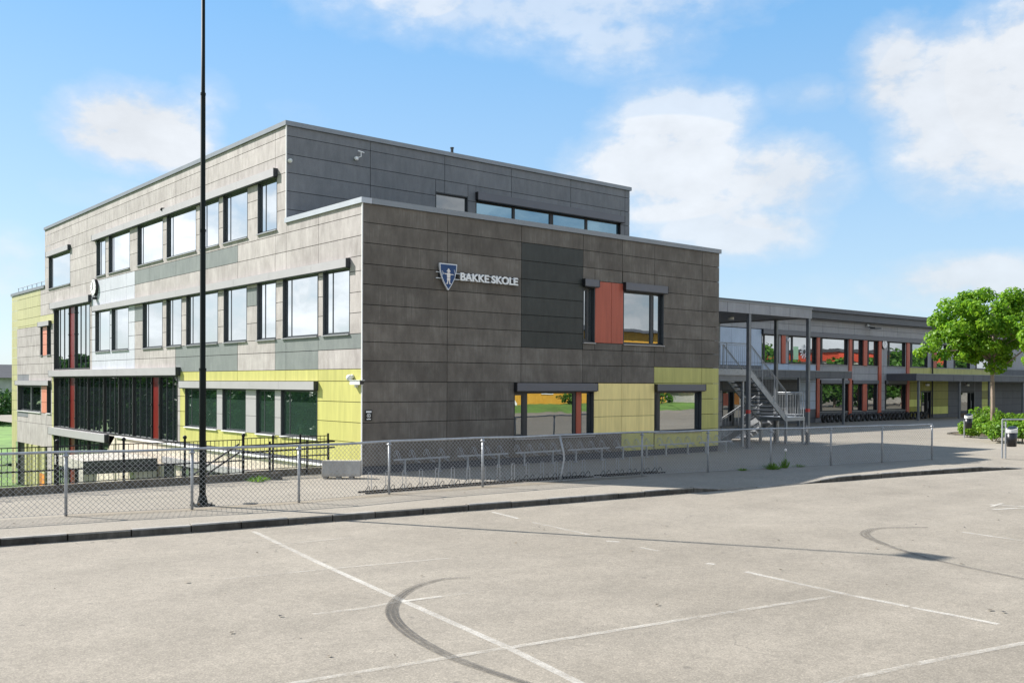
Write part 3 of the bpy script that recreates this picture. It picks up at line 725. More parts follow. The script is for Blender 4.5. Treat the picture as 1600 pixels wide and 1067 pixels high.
for a0, a1, z0, z1 in ((45.53, 45.87, .35, 6.02), (49.7, 50.08, .35, 6.02), (53.83, 54.24, .35, 6.02), (58.08, 58.5, .35, 6.02), (41.3, 41.72, 4.1, 6.02), (51.67, 52.17, 4.1, 6.02), (51.62, 52.17, .75, 2.76), (62.3, 62.85, 4.1, 6.02)):
    mb = MB(); WING.box(mb, a0, a1, .003, .09, z0, z1, 'red'); mb.build('window_post', WG)
db = MB(); db.tube([(62.2, 14.1, .05), (62.2, 14.1, 5.5)], .055, 8, 'frameblk'); db.build('downpipe', WG)
def door(a0, a1, z1, leaf_split, panel):
    mb = MB(); WING.box(mb, a0, a1, -.22, -.19, .0, z1, 'frameblk')
    for x0, x1 in ((a0, a0 + .1), (a1 - .1, a1)): WING.box(mb, x0, x1, -.185, .0, 0, z1, 'frameblk')
    WING.box(mb, a0 + .1, a1 - .1, -.185, .0, z1 - .12, z1, 'frameblk')
    for x in leaf_split: WING.box(mb, x - .06, x + .06, -.185, -.02, 0, z1 - .12, 'frameblk')
    d = mb.build('door', WG)
    g = MB(); WING.box(g, a0 + .1, a1 - .1, -.17, -.15, .3, z1 - .12, 'glassdark'); g.build('pane', d)
    k = MB(); WING.box(k, a0 + .1, a1 - .1, -.17, -.12, .0, .3, panel); k.build('kick_plate', d)
    h = MB(); h.tube([WING.P(leaf_split[0] + .12, -.02, .8), WING.P(leaf_split[0] + .12, -.02, 1.4)], .02, 6, 'galv'); h.build('handle', d)
door(60.55, 62.15, 2.22, [61.6], 'soil'); door(67.3, 69.9, 2.15, [69.2], 'soil'); door(35.0, 37.6, 2.3, [36.2], 'wingdark')
for x, z, w, hh, mt in ((35.25, 1.3, .55, .8, 'red'), (36.35, 1.35, .6, .75, 'orange')):
    mb = MB(); WING.box(mb, x, x + w, -.149, -.147, z, z + hh, mt); o = mb.build('door_poster', WG); o['label'] = 'bright poster taped inside the ground floor door'
# paper and sunburst taped inside an upper window
pm = MB(); WING.box(pm, 42.95, 43.55, -.134, -.132, 4.4, 5.3, 'poster')
pc = pm.build('window_paper', WG); pc['label'] = 'pale green paper taped in an upper window'
sn = MB()
for k in range(12):
    a = k * math.pi / 6; c0 = Vector((44.25, 14.33, 4.95)); q = Vector((math.cos(a), 0, math.sin(a))); sn.bar(c0 + q * .26, c0 + q * .5, .005, .09, 'white')
sn.tube([(44.25 + .2 * math.cos(t), 14.33, 4.95 + .2 * math.sin(t)) for t in [i * math.pi / 8 for i in range(17)]], .03, 5, 'white')
sn.build('paper_sun', WG)['label'] = 'white paper sun stuck in an upper window'
# things on the wing
t = MB(); t.tube([(52.3, 14.19, 7.0), (52.3, 13.75, 6.95)], .04, 6, 'frame'); t.box(51.9, 52.8, 13.35, 13.75, 6.84, 6.95, 'frame'); t.ball((52.1, 14.05, 7.1), .12, 'offwhite')
one(t, 'floodlight', 'dark flat floodlight under the wing eaves', 'lamp')
for x, lab in ((61.4, 'small bulkhead lamp above the left glazed door of the wing'), (68.4, 'small bulkhead lamp above the right glazed door of the wing')):
    t = MB(); t.box(x - .2, x + .2, 14.05, 14.19, 2.62, 2.78, 'lamp'); t.box(x - .22, x + .22, 14.03, 14.19, 2.781, 2.82, 'frame'); one(t, 'bulkhead_lamp', lab, 'lamp')
t = MB(); t.ball((42.0, 14.1, 5.7), .13, 'white'); t.disc((42.0, 14.19, 5.7), (0, -1, 0), .08, .06, 'white', 10); one(t, 'wall_sensor', 'small white globe fitting beside a brick red upper post', 'lamp')
# low entrance canopies of the wing
def canopy(name, u0, u1, v0, v1, z0, z1, posts, label, pmat='steel', fm='wingdark', joints=(), rims=True):
    t = thing(name, ((u0 + u1) / 2, (v0 + v1) / 2, 0), label, 'canopy')
    mb = MB(); cuts = [u0] + list(joints) + [u1]
    for i in range(len(cuts) - 1): mb.box(cuts[i] + .012, cuts[i + 1] - .012, v0, v0 + .06, z0, z1, fm)
    mb.box(u1 - .06, u1, v0 + .061, v1, z0, z1, fm); mb.box(u0, u0 + .06, v0 + .061, v1, z0, z1, fm)
    mb.build('fascia', t)
    mb = MB(); mb.box(u0 + .061, u1 - .061, v0 + .061, v1, z0 + .06, z0 + .12, 'wingdark'); mb.build('soffit', t)
    mb = MB(); mb.box(u0 - .02, u1 + .02, v0 - .03, v1, z1 + .001, z1 + .05, 'flash'); mb.build('roof', t)
    for x, y in posts:
        mb = MB(); mb.box(x - .07, x + .07, y - .07, y + .07, 0, z0, pmat); mb.box(x - .14, x + .14, y - .14, y + .14, .0, .02, pmat); mb.build('post', t)
    return t
canopy('entrance_canopy', 17.0, 45.5, 11.4, 14.15, 3.1, 3.55, [(44.7, 11.55), (39.5, 11.6), (34, 11.6)], 'low charcoal canopy along the wing behind the stairs', joints=[19 + 1.7 * k for k in range(16)])
canopy('entrance_canopy', 55.1, 100, 11.8, 14.15, 3.0, 3.5, [(56.0, 12.1), (62.6, 12.1), (67.9, 12.1), (74.5, 12.1)], 'low black canopy over the olive doors of the wing', joints=[61 + 1.7 * k for k in range(22)])
# line of car tyres at the foot of the wing
ty = MB()
TY = []
def tyre_proto():
    mb = MB(); n, k = 18, 8; r0, r1 = .23, .085; m_ = mb.mi('tyre')
    for i in range(n):
        a = 2 * math.pi * i / n
        for j in range(k):
            b = 2 * math.pi * j / k; rr = r0 + r1 * math.cos(b) * .95; mb.v.append((rr * math.cos(a), .10 * math.sin(b), rr * math.sin(a) + .315))
    for i in range(n):
        for j in range(k):
            i2, j2 = (i + 1) % n, (j + 1) % k; mb.f.append((i * k + j, i2 * k + j, i2 * k + j2, i * k + j2)); mb.m.append(m_)
    return mb
tp = None
nt_ = 26
for i in range(nt_):
    x = 45.6 + i * .585
    if tp is None:
        tp = tyre_proto().build('tyre', None, None, True); tag(tp, 'black car tyre in the row standing along the wing foot', 'tyre', 'tyres along the wing foot'); tp.location = (x, 13.62, 0); tp.rotation_euler = (0, 0, .2)
    else:
        c = tp.copy(); COL.objects.link(c); c.location = (x, 13.62 + random.uniform(-.05, .05), 0); c.rotation_euler = (0, 0, random.uniform(-.3, .3))

# ================================================================ OUTSIDE STAIRS + STAIR CANOPY
SCN = canopy('stair_canopy', 16.5, 23.25, .18, 5.3, 5.6, 6.02, [(18.75, .27), (23.1, .27), (23.1, 1.95), (22.9, 5.1)], 'tall grey canopy on slim posts over the steel stairs', joints=[17.2, 18.65, 20.1, 21.55, 22.9][:4], fm='winggrey')
for x, y in ((17.6, 2.0), (17.6, 3.6), (20.6, 2.6)):
    mb = MB(); mb.disc((x, y, 5.655), (0, 0, -1), .14, .1, 'lamp', 14); mb.build('downlight', SCN)
for x, y in ((23.1, .27), (18.75, .27)):
    mb = MB(); mb.box(x - .074, x + .074, y - .074, y + .074, 1.45, 1.6, 'redband'); mb.build('red_band', SCN)
ST = thing('steel_staircase', (20.5, 2, 0), 'galvanised steel stairs with a half landing at the end of the school block', 'stairs')
mb = MB(); mb.box(16.5, 19.85, 1.0, 5.2, 3.05, 3.3, 'galv'); mb.box(16.5, 19.85, 1.06, 5.2, 2.8, 3.049, 'steel'); mb.build('deck', ST)
mb = MB(); mb.box(22.55, 24.0, 1.0, 2.5, 1.03, 1.2, 'galv'); mb.build('landing', ST)
def flight(p_top, p_bot, width_vec, n):
    """two stringers and n treads"""
    a, b, w = Vector(p_top), Vector(p_bot), Vector(width_vec)
    for off in (Vector((0, 0, 0)), w):
        s_ = MB(); s_.bar(a + off + Vector((0, 0, -.1)), b + off + Vector((0, 0, -.1)), .06, .26, 'galv'); s_.build('stringer', ST)
    t_ = MB(); d = b - a; h = Vector((d.x, d.y, 0)).normalized(); wn = w.normalized()
    for i in range(1, n):
        c_ = a + d * (i / n) + Vector((0, 0, -.03)); q = [c_ + wn * .035, c_ + w - wn * .035]
        o_ = [q[0] - h * .13, q[1] - h * .13, q[1] + h * .15, q[0] + h * .15]
        t_.hexa([p + Vector((0, 0, -.03)) for p in o_], o_, 'steel')
        t_.hexa([p + Vector((0, 0, -.052)) for p in (q[0] + h * .15, q[1] + h * .15, q[1] + h * .165, q[0] + h * .165)], [p + Vector((0, 0, .004)) for p in (q[0] + h * .151, q[1] + h * .151, q[1] + h * .165, q[0] + h * .165)], 'galv')
    t_.build('treads', ST)
flight((19.85, 1.05, 3.3), (22.6, 1.05, 1.2), (0, 1.4, 0), 12)
flight((22.6, 2.5, 1.2), (22.6, 4.6, 0), (1.4, 0, 0), 8)
def rail(parent, pts, h=1.1, bars=.13, posts=True, mat='galv', low=.1, pr=.022, hand=True):
    """guard rail along pts (floor points): top tube, posts, thin bars"""
    pts = [Vector(p) for p in pts]; Z = Vector((0, 0, 1))
    r_ = MB(); r_.tube([p + Z * h for p in pts], .022, 7, mat); r_.tube([p + Z * low for p in pts], .014, 6, mat)
    b_ = MB()
    for i in range(len(pts) - 1):
        L = (pts[i + 1] - pts[i]).length; n = max(1, int(L / bars))
        for k in range(1, n):
            p = pts[i].lerp(pts[i + 1], k / n); b_.tube([p + Z * low, p + Z * (h - .08)], .007, 4, mat, False)
    r_.tube([p + Z * (h - .08) for p in pts], .012, 6, mat)
    r_.build('handrail', parent)
    if b_.v: b_.build('balusters', parent)
    if posts:
        for p in pts:
            q = MB(); q.tube([p + Z * -.15, p + Z * h], pr, 7, mat); q.build('rail_post', parent)
rail(ST, [(16.62, 1.04, 3.3), (18.3, 1.04, 3.3), (19.8, 1.04, 3.3)])
rail(ST, [(19.85, 1.02, 3.3), (20.75, 1.02, 2.61), (21.65, 1.02, 1.93), (22.55, 1.02, 1.24)], 1.12)
rail(ST, [(19.85, 2.43, 3.3), (21.2, 2.43, 2.27), (22.5, 2.43, 1.28)], 1.12, 5.)
rail(ST, [(22.65, 1.04, 1.2), (23.3, 1.04, 1.2), (23.95, 1.04, 1.2), (23.95, 2.45, 1.2)], 1.1, .14)
rail(ST, [(22.55, 2.55, 1.2), (22.55, 3.6, .6), (22.55, 4.55, .06)], 1.0, .2, mat='steel')
rail(ST, [(24.03, 2.55, 1.2), (24.03, 3.6, .6), (24.03, 4.55, .06)], 1.0, 5., mat='steel')
rail(ST, [(19.8, 2.6, 3.3), (19.8, 5.1, 3.3)])
for x, y, z in ((22.6, 1.06, 1.03), (22.62, 2.42, 1.03), (23.94, 2.42, 1.03), (23.94, 1.06, 1.03), (16.7, 5.0, 2.8), (19.6, 5.0, 2.8), (19.6, 1.2, 2.8)):
    mb = MB(); mb.box(x - .05, x + .05, y - .05, y + .05, 0, z, 'galv'); mb.build('support_post', ST)

# ================================================================ GROUND
LOTZ, LOWZ = -.13, -3.6
gm = MB(); N = 64
gm.face([(900 * math.cos(2 * math.pi * i / N), 900 * math.sin(2 * math.pi * i / N), LOWZ - .02) for i in range(N)], 'grass')
setting(gm, 'ground')
KERB = [(-44, -1.4, 0), (-30, -3.4, 0), (-20, -4.85, 0), (-10.81, -6.23, 0), (-7.72, -6.75, 0), (-4.03, -7.2, 0), (-.72, -7.62, 0), (2.4, -7.95, 0), (4.9, -8.22, 0), (5.75, -8.32, -.085), (7.2, -8.5, -.112), (9.0, -8.72, -.112), (9.75, -8.82, -.06), (10.6, -8.93, 0), (13.43, -9.25, 0), (17.4, -9.95, 0), (18.5, -10.2, -.06), (19.3, -10.4, -.118), (24, -11.6, -.118), (40, -15.5, -.118), (140, -40, -.118)]
FLINE = [(-44, .2), (-30, -1.0), (-20, -2.4), (-9.16, -4.02), (-6.85, -4.55), (-4.55, -4.82), (-2.1, -4.8), (.64, -4.9), (3.2, -5.08), (4.6, -5.15), (5.0, -5.2), (6.23, -5.3), (8.59, -5.74), (9.2, -5.85), (10.2, -6.0), (13.89, -6.6), (16.5, -7.0), (17.4, -7.2), (22, -8.2), (38, -11), (140, -30)]
yd = MB()
for i in range(len(KERB) - 1):   # pavement between kerb and fence
    a, b, c, d = KERB[i], KERB[i + 1], FLINE[i + 1], FLINE[i]
    yd.face([a, b, (c[0], c[1], 0), (d[0], d[1], 0)], 'yard')
setting(yd, 'pavement')
yd = MB()
inner = [(x, y, 0) for x, y in FLINE]
yd.face(inner[:4] + [(-9.16, .55, 0), (-44, .55, 0)], 'yard')
yd.face(inner[3:6] + [(-4.55, .55, 0), (-9.16, .55, 0)], 'yard')
yd.face(inner[5:7] + [(-2.1, .92, 0), (-3.3, .92, 0), (-3.3, .55, 0), (-4.55, .55, 0)], 'yard')
yd.face(inner[6:8] + [(.64, .92, 0), (-2.1, .92, 0)], 'yard')
yd.face([(-.02, .92, 0), (.64, .92, 0), (.64, 40, 0), (.3, 40, 0), (.3, 1.4, 0), (-.02, 1.4, 0)], 'yard')
for i in range(7, len(inner) - 1):
    a, b = inner[i], inner[i + 1]; yd.face([a, b, (b[0], 60, 0), (a[0], 60, 0)], 'yard')
setting(yd, 'schoolyard')
rw = MB()   # retaining faces of the sunken court and of the raised yard
rw.box(-44, -3.3, .30, .549, LOWZ, -.004, 'concrete'); rw.box(-3.3, -.0, .6, .919, LOWZ, -.004, 'concrete')
setting(rw, 'retaining_wall')
lot = MB(); lot.face([(-60, -120, LOTZ), (160, -120, LOTZ), (160, -30, LOTZ), (-60, 6, LOTZ)][:0] or [(-70, -130, LOTZ), (170, -130, LOTZ), (170, -20, LOTZ), (100, -20, LOTZ), (20, -6, LOTZ), (-44, -.5, LOTZ), (-70, -.5, LOTZ)], 'lot')
setting(lot, 'car_park')
sk = MB()
sk.box(-70, -44, -.6, -.45, LOWZ, LOTZ - .005, 'concrete'); setting(sk, 'embankment')
# granite kerb stones, sunk flush at the crossing
kb = MB()
def lerp(a, b, t): return tuple(a[i] + (b[i] - a[i]) * t for i in range(3))
for i in range(2, 17):
    a, b = KERB[i], KERB[i + 1]; L = math.dist(a[:2], b[:2]); n = max(1, round(L / 1.0))
    for k in range(n):
        p, q = lerp(a, b, (k + .011) / n), lerp(a, b, (k + .989) / n)
        d = Vector((q[0] - p[0], q[1] - p[1], 0)).normalized(); nn = Vector((d.y, -d.x, 0)); w = .14
        j = random.uniform(-.011, .011)
        A, B = Vector(p) + Vector((0, 0, j + .006)), Vector(q) + Vector((0, 0, j + .006))
        f0 = nn * (.02 + j)
        bot = [Vector((A.x, A.y, -.4)) + f0 * 1.5, Vector((B.x, B.y, -.4)) + f0 * 1.5, Vector((B.x, B.y, -.4)) - nn * w, Vector((A.x, A.y, -.4)) - nn * w]
        top = [A + f0 + Vector((0, 0, -.022)), B + f0 + Vector((0, 0, -.022)), B - nn * w, A - nn * w]
        kb.hexa(bot, top, 'granite')
        kb.hexa([top[0], top[1], B - nn * w + Vector((0, 0, -.001)), A - nn * w + Vector((0, 0, -.001))], [A + f0 * .2, B + f0 * .2, B - nn * w, A - nn * w], 'granitetop')
setting(kb, 'kerb')
# strip of windblown sand and a joint along the fence foot
def ribbon(pts, w, z, mat, name, side=0.):
    mb = MB(); P = [Vector((p[0], p[1], 0)) for p in pts]; e = []
    for i, p in enumerate(P):
        d = (P[min(i + 1, len(P) - 1)] - P[max(i - 1, 0)]).normalized(); nn = Vector((-d.y, d.x, 0))
        ww = w[i] if isinstance(w, (list, tuple)) else w
        e.append((p + nn * (ww / 2 + side), p + nn * (-ww / 2 + side)))
    for i in range(len(e) - 1):
        mb.face([(e[i][1].x, e[i][1].y, z), (e[i + 1][1].x, e[i + 1][1].y, z), (e[i + 1][0].x, e[i + 1][0].y, z), (e[i][0].x, e[i][0].y, z)], mat)
    return setting(mb, name)
ribbon(FLINE[3:12], .55, .004, 'dirt', 'sand_strip')
ribbon([(x, y - 1.0) for x, y in FLINE[2:10]], .05, .005, 'rubberfaint', 'asphalt_joint')
def ray_ground(px, py, z):
    """photo pixel -> point on the horizontal plane z, used to read the markings off the photograph"""
    d = AX_R * ((px - 800) / FPX) - AX_U * ((py - 533.5 - SHY) / FPX) + AX_F
    t = (z - CAM.z) / d.z; return CAM + d * t
def lot_line(px, w, mat='paint', name='parking_line', z=LOTZ + .004):
    ribbon([ray_ground(x, y, LOTZ) for x, y in px], w, z, mat, name)
lot_line([(396, 830), (500, 880), (615, 932)], .095)
lot_line([(617, 933), (795, 1012), (905, 1067), (1000, 1110)], .1)
lot_line([(350, 905), (520, 888.5), (700, 872.5)], .09, 'paintfaint', z=LOTZ + .008)
lot_line([(490, 960), (565, 951), (625, 940)], .09, 'paintfaint', z=LOTZ + .008)
lot_line([(628, 940), (690, 932)], .09, 'paint', z=LOTZ + .008)
lot_line([(690, 932), (810, 916)], .09, 'paintfaint', z=LOTZ + .008)
lot_line([(440, 1071), (600, 1044), (795, 1012)], .09, 'paintlot', z=LOTZ + .008)
lot_line([(797, 1012), (1000, 979), (1170, 952), (1300, 932)], .09, 'paintlot', z=LOTZ + .008)
lot_line([(430, 851), (550, 840)], .08, 'paintfaint', z=LOTZ + .008)
lot_line([(770, 800), (810, 810)], .1); lot_line([(832, 816), (920, 835)], .09, 'paintlot'); lot_line([(948, 845), (968, 846.5)], .1); lot_line([(1000, 855), (1030, 861)], .09, 'paintlot')
lot_line([(1104, 880), (1117, 881.5)], .1)
lot_line([(1165, 893), (1325, 929), (1420, 947.5)], .1, 'paint'); lot_line([(1425, 949), (1490, 961), (1560, 975)], .09, 'paintlot')
lot_line([(1290, 1069), (1445, 1035), (1600, 1005), (1700, 985)], .09, 'paintlot', z=LOTZ + .008)
lot_line([(1503, 831), (1600, 845), (1700, 860)], .1, 'paintlot')
lot_line([(1548, 787.5), (1575, 790), (1640, 793)], .12); lot_line([(1552, 796), (1600, 793.6), (1660, 790)], .12, z=LOTZ + .008)
lot_line([(1549, 791.5), (1566, 786.8)], .1, z=LOTZ + .012)
def smooth(pts, n=7):
    out = []
    for i in range(len(pts) - 1):
        p0, p1, p2, p3 = [Vector(pts[max(0, min(len(pts) - 1, k))]) for k in (i - 1, i, i + 1, i + 2)]
        for q in range(n):
            t = q / n; out.append(.5 * ((2 * p1) + (p2 - p0) * t + (2 * p0 - 5 * p1 + 4 * p2 - p3) * t * t + (3 * p1 - p0 - 3 * p2 + p3) * t ** 3))
    out.append(Vector(pts[-1])); return out
def skid(px, w, z):
    P = smooth([ray_ground(x, y, LOTZ) for x, y in px]); n = len(P); W = [w[min(len(w) - 1, int(i / n * len(w)))] for i in range(n)]
    W = [sum(W[max(0, i - 5):i + 6]) / len(W[max(0, i - 5):i + 6]) for i in range(n)]
    mb = MB()
    for off, ww, mat, dz in ((0, 1., 'rubberfaint', 0), (-.34, .22, 'rubber', .003), (.05, .3, 'rubber', .003), (.37, .2, 'rubber', .003)):
        e = []
        for i, p in enumerate(P):
            d = (P[min(i + 1, n - 1)] - P[max(i - 1, 0)]).normalized(); nn = Vector((-d.y, d.x, 0)); c = p + nn * off * W[i]
            e.append((c + nn * ww * W[i] / 2, c - nn * ww * W[i] / 2))
        for i in range(n - 1):
            mb.face([(e[i][1].x, e[i][1].y, z + dz), (e[i + 1][1].x, e[i + 1][1].y, z + dz), (e[i + 1][0].x, e[i + 1][0].y, z + dz), (e[i][0].x, e[i][0].y, z + dz)], mat)
    setting(mb, 'tyre_mark')
skid([(735, 903), (690, 905.5), (650, 917), (625, 932), (612, 950), (617, 970), (645, 995), (700, 1025), (760, 1048), (830, 1071)], [.05, .08, .11, .14, .16, .16, .15, .13, .11, .08], LOTZ + .014)
skid([(1450, 824), (1375, 825.5), (1352, 832), (1357, 840), (1385, 852), (1425, 865), (1490, 882), (1600, 905)], [.08, .16, .2, .18, .12, .1, .08, .05], LOTZ + .014)
# scattered leaves and grit
lt = MB(); rn = random.Random(5)
for k in range(230):
    x = rn.uniform(-13, 22); y = rn.uniform(-21, -9.5) if k < 150 else rn.uniform(-6.6, -1)
    z = LOTZ + .012 if k < 150 else .012; r_ = rn.uniform(.008, .032); a = rn.uniform(0, 6.3)
    if k >= 150 and x < -3 and y > .3: continue
    lt.face([(x + r_ * math.cos(a + t) * (1.6 if i % 2 else 1), y + r_ * math.sin(a + t), z + rn.uniform(0, .015)) for i, t in enumerate((0, 1.5, 3.1, 4.6))], rn.choice(['soil', 'kerbdark', 'tyre', 'soil']))
for k in range(170):
    i = rn.randrange(3, 9); t = rn.random(); a_, b_ = KERB[i], KERB[i + 1]; off = rn.uniform(.03, .28) ** 1.3; r_ = rn.uniform(.006, .022); a = rn.uniform(0, 6.3)
    x, y = a_[0] + (b_[0] - a_[0]) * t, a_[1] + (b_[1] - a_[1]) * t - .03 - off
    lt.face([(x + r_ * math.cos(a + q) * (1.6 if m % 2 else 1), y + r_ * math.sin(a + q), LOTZ + .012 + rn.uniform(0, .012)) for m, q in enumerate((0, 1.5, 3.1, 4.6))], rn.choice(['soil', 'kerbdark', 'soil']))
lt = lt.build('leaf_litter'); tag(lt, 'scattered dead leaves and grit lying on the car park asphalt', 'litter', None, 'stuff')
dc = MB(); q = ray_ground(391, 787, 0); dc.disc((q.x, q.y, .001), (0, 0, 1), .16, .012, 'bin', 20); one(dc, 'drain_cover', 'small round dark drain cover in the path behind the fence', 'drain cover')

# ================================================================ FENCE (chain link)
FPX_ = [(-11.5, -3.66)] + [tuple(ray_ground(x, y, 0)[:2]) for x, y in ((103, 806), (300, 796), (467, 785), (608, 772), (754, 761), (874, 753), (1003, 743), (1106, 737.5), (1204, 732), (1298, 727), (1378, 722.5), (1456, 718))]
CF = thing('chain_link_fence', (FPX_[6][0], FPX_[6][1], 0), 'long galvanised chain link fence along the pavement, one post bent', 'fence')
FH = 1.26
for i, (x, y) in enumerate(FPX_):
    mb = MB()
    if i == 6:   # the bent post
        d = Vector((AX_R.x, AX_R.y, 0)).normalized()
        P = [Vector((x, y, -.05)), Vector((x, y, .25)) + d * .06, Vector((x, y, .62)) + d * .125, Vector((x, y, .8)) + d * .11, Vector((x, y, FH)) - d * .0]
        mb.tube(P, .03, 9, 'galv')
    else:
        mb.tube([(x, y, -.05), (x, y, FH)], .03, 9, 'galv')
        mb.box(x - .045, x + .045, y - .045, y + .045, FH - .09, FH - .05, 'galv')
    po = mb.build('post', CF, None, True)
    if i == 6: po['label'] = 'bent fence post'
mb = MB()
SAG = []
for i, (x, y) in enumerate(FPX_):
    SAG.append((x, y, FH + .005))
    if i < len(FPX_) - 1:
        x2, y2 = FPX_[i + 1]; SAG.append(((x + x2) / 2, (y + y2) / 2, FH - .012 + (.0 if i % 2 else .014)))
mb.tube(SAG, .027, 9, 'galv'); mb.build('top_rail', CF, None, True)
mb = MB(); rise = FH - .07; pitch = .105
for i in range(len(FPX_) - 1):
    a, b = Vector((*FPX_[i], 0)), Vector((*FPX_[i + 1], 0)); L = (b - a).length; d = (b - a) / L
    off = d.cross(Vector((0, 0, 1))) * .034
    n = int(L / pitch) + 1
    def seg(s0, z0, s1, z1):
        # clip to the bay
        if s0 > s1: s0, z0, s1, z1 = s1, z1, s0, z0
        if s1 <= 0 or s0 >= L: return
        if s0 < 0: z0 += (z1 - z0) * (0 - s0) / (s1 - s0); s0 = 0
        if s1 > L: z1 = z0 + (z1 - z0) * (L - s0) / (s1 - s0); s1 = L
        if s1 - s0 < .01: return
        mb.tube([a + d * s0 + off + Vector((0, 0, z0)), a + d * s1 + off + Vector((0, 0, z1))], .0036, 3, 'galvdull', False)
    for k in range(-14, n + 14):
        seg(k * pitch, .04, k * pitch + rise, .04 + rise); seg(k * pitch, .04 + rise, k * pitch + rise, .04)
    mb.tube([a + off + Vector((0, 0, .045)), b + off + Vector((0, 0, .045))], .004, 4, 'galvdull', False)
mb.build('wire_mesh', CF)

# ================================================================ LAMP POST
LP = thing('lamp_post', (-6.43, -4.12, 0), 'tall black stepped lamp post behind the fence, cut by the top of the photo', 'lamp post')
mb = MB(); x, y = -6.43, -4.12
mb.tube([(x, y, 0), (x, y, 2.93), (x, y, 2.96), (x, y, 5.9), (x, y, 5.93), (x, y, 8.8), (x, y, 8.83), (x, y, 11.2)], [.07, .07, .06, .058, .052, .05, .042, .038], 14, 'polegreen'); mb.build('pole', LP, None, True)
mb = MB()
for z, r_ in ((2.9, .078), (5.87, .066), (8.78, .056)): mb.tube([(x, y, z), (x, y, z + .05)], r_, 14, 'polegreen')
mb.build('collar', LP)
mb = MB(); mb.box(x - .2, x + .2, y - .2, y + .2, .0, .03, 'polegreen'); mb.tube([(x, y, .031), (x, y, .22)], [.12, .08], 12, 'polegreen')
for a in range(4):
    t = math.pi / 4 + a * math.pi / 2; mb.tube([(x + .2 * math.cos(t), y + .2 * math.sin(t), .031), (x + .2 * math.cos(t), y + .2 * math.sin(t), .08)], .022, 6, 'soil')
mb.build('base_plate', LP)
mb = MB(); mb.tube([(x, y, 11.15), (x + .1, y - .1, 11.32)], .04, 8, 'polegreen'); mb.box(x - .1, x + .45, y - .5, y + .1, 11.3, 11.42, 'polegreen'); mb.build('lamp_head', LP)

# ================================================================ BLACK RAILINGS, KERBS AND STEPS BY THE SUNKEN COURT
kk = MB()
for (a, b) in (((-20, .42), (-3.2, .42)), ((-3.2, .42), (-2.45, .1))):
    n = max(1, round(math.dist(a, b)))
    for i in range(n):
        p = lerp((*a, .09), (*b, .09), (i + .005) / n); q_ = lerp((*a, .09), (*b, .09), (i + .995) / n); kk.bar(p, q_, .16, .19, 'kerbdark')
o = setting(kk, 'court_kerb')
kk = MB(); kk.bar((-3.1, .98, .09), (-.35, .98, .09), .16, .19, 'kerbdark'); setting(kk, 'court_kerb')
def black_railing(name, pts, label, h=1.05, ball=True, hz=(.98, .42), spacing=.115, base=.12):
    t = thing(name, (pts[len(pts) // 2][0], pts[len(pts) // 2][1], 0), label, 'railing')
    P = [Vector((*p, base)) for p in pts]; Z = Vector((0, 0, 1))
    for p in P:
        m_ = MB(); m_.tube([p, p + Z * h], .03, 8, 'blacksteel')
        if ball: m_.ball(p + Z * (h + .05), .055, 'blacksteel')
        m_.build('post', t)
    b_ = MB(); r_ = MB()
    for i in range(len(P) - 1):
        n = int((P[i + 1] - P[i]).length / spacing)
        for k in range(1, n):
            q = P[i].lerp(P[i + 1], k / n); b_.tube([q + Z * .1, q + Z * hz[0]], .009, 4, 'blacksteel', False)
    b_.build('balusters', t)
    for z, rr in ((hz[0], .012), (hz[1], .02), (.1, .012)): r_.tube([p + Z * z for p in P], rr, 6, 'blacksteel')
    r_.build('rails', t)
    return t
black_railing('metal_railing', [(-16.5, .42), (-14.4, .42), (-12.3, .42), (-10.2, .42), (-8.15, .42), (-6.6, .42), (-5.05, .42), (-3.42, .46)], 'black railing with ball-topped posts on the left kerb by the lamp post')
RB = black_railing('metal_railing', [(-3.2, .98), (-2.3, .98), (-1.45, .98), (-.55, .98), (.05, .98)][:4], 'black railing in front of the yellow wall beside the concrete block', ball=False)
r_ = MB()
for z in (.72, .9): r_.tube([(-3.3, .86, z), (-.4, .86, z + .04)], .026, 7, 'blacksteel')
for x in (-2.45, -1.3, -.6): r_.tube([(x, .86, 0), (x, .86, 1.0)], .026, 7, 'blacksteel')
r_.build('double_handrail', RB)
HS = thing('court_steps', (-5, 1.5, -3.6), 'concrete steps with sloping black handrails down into the sunken court', 'steps')
s_ = MB()
for i in range(20): s_.box(-3.35 - .29 * i, -3.35 - .29 * (i + 1), .93, 2.3, LOWZ, -.18 * (i + 1), 'concrete')
s_.build('flight', HS)
r_ = MB()
for dz in (.95, .72): r_.tube([(-3.3, 1.0, dz), (-9.0, 1.0, dz - 3.4)], .026, 7, 'blacksteel')
for k in range(5): x = -3.6 - 1.2 * k; r_.tube([(x, 1.0, -(-3.3 - x) * .6 - .3), (x, 1.0, .95 - (-3.3 - x) * .6)], .022, 6, 'blacksteel')
r_.build('handrail', HS)
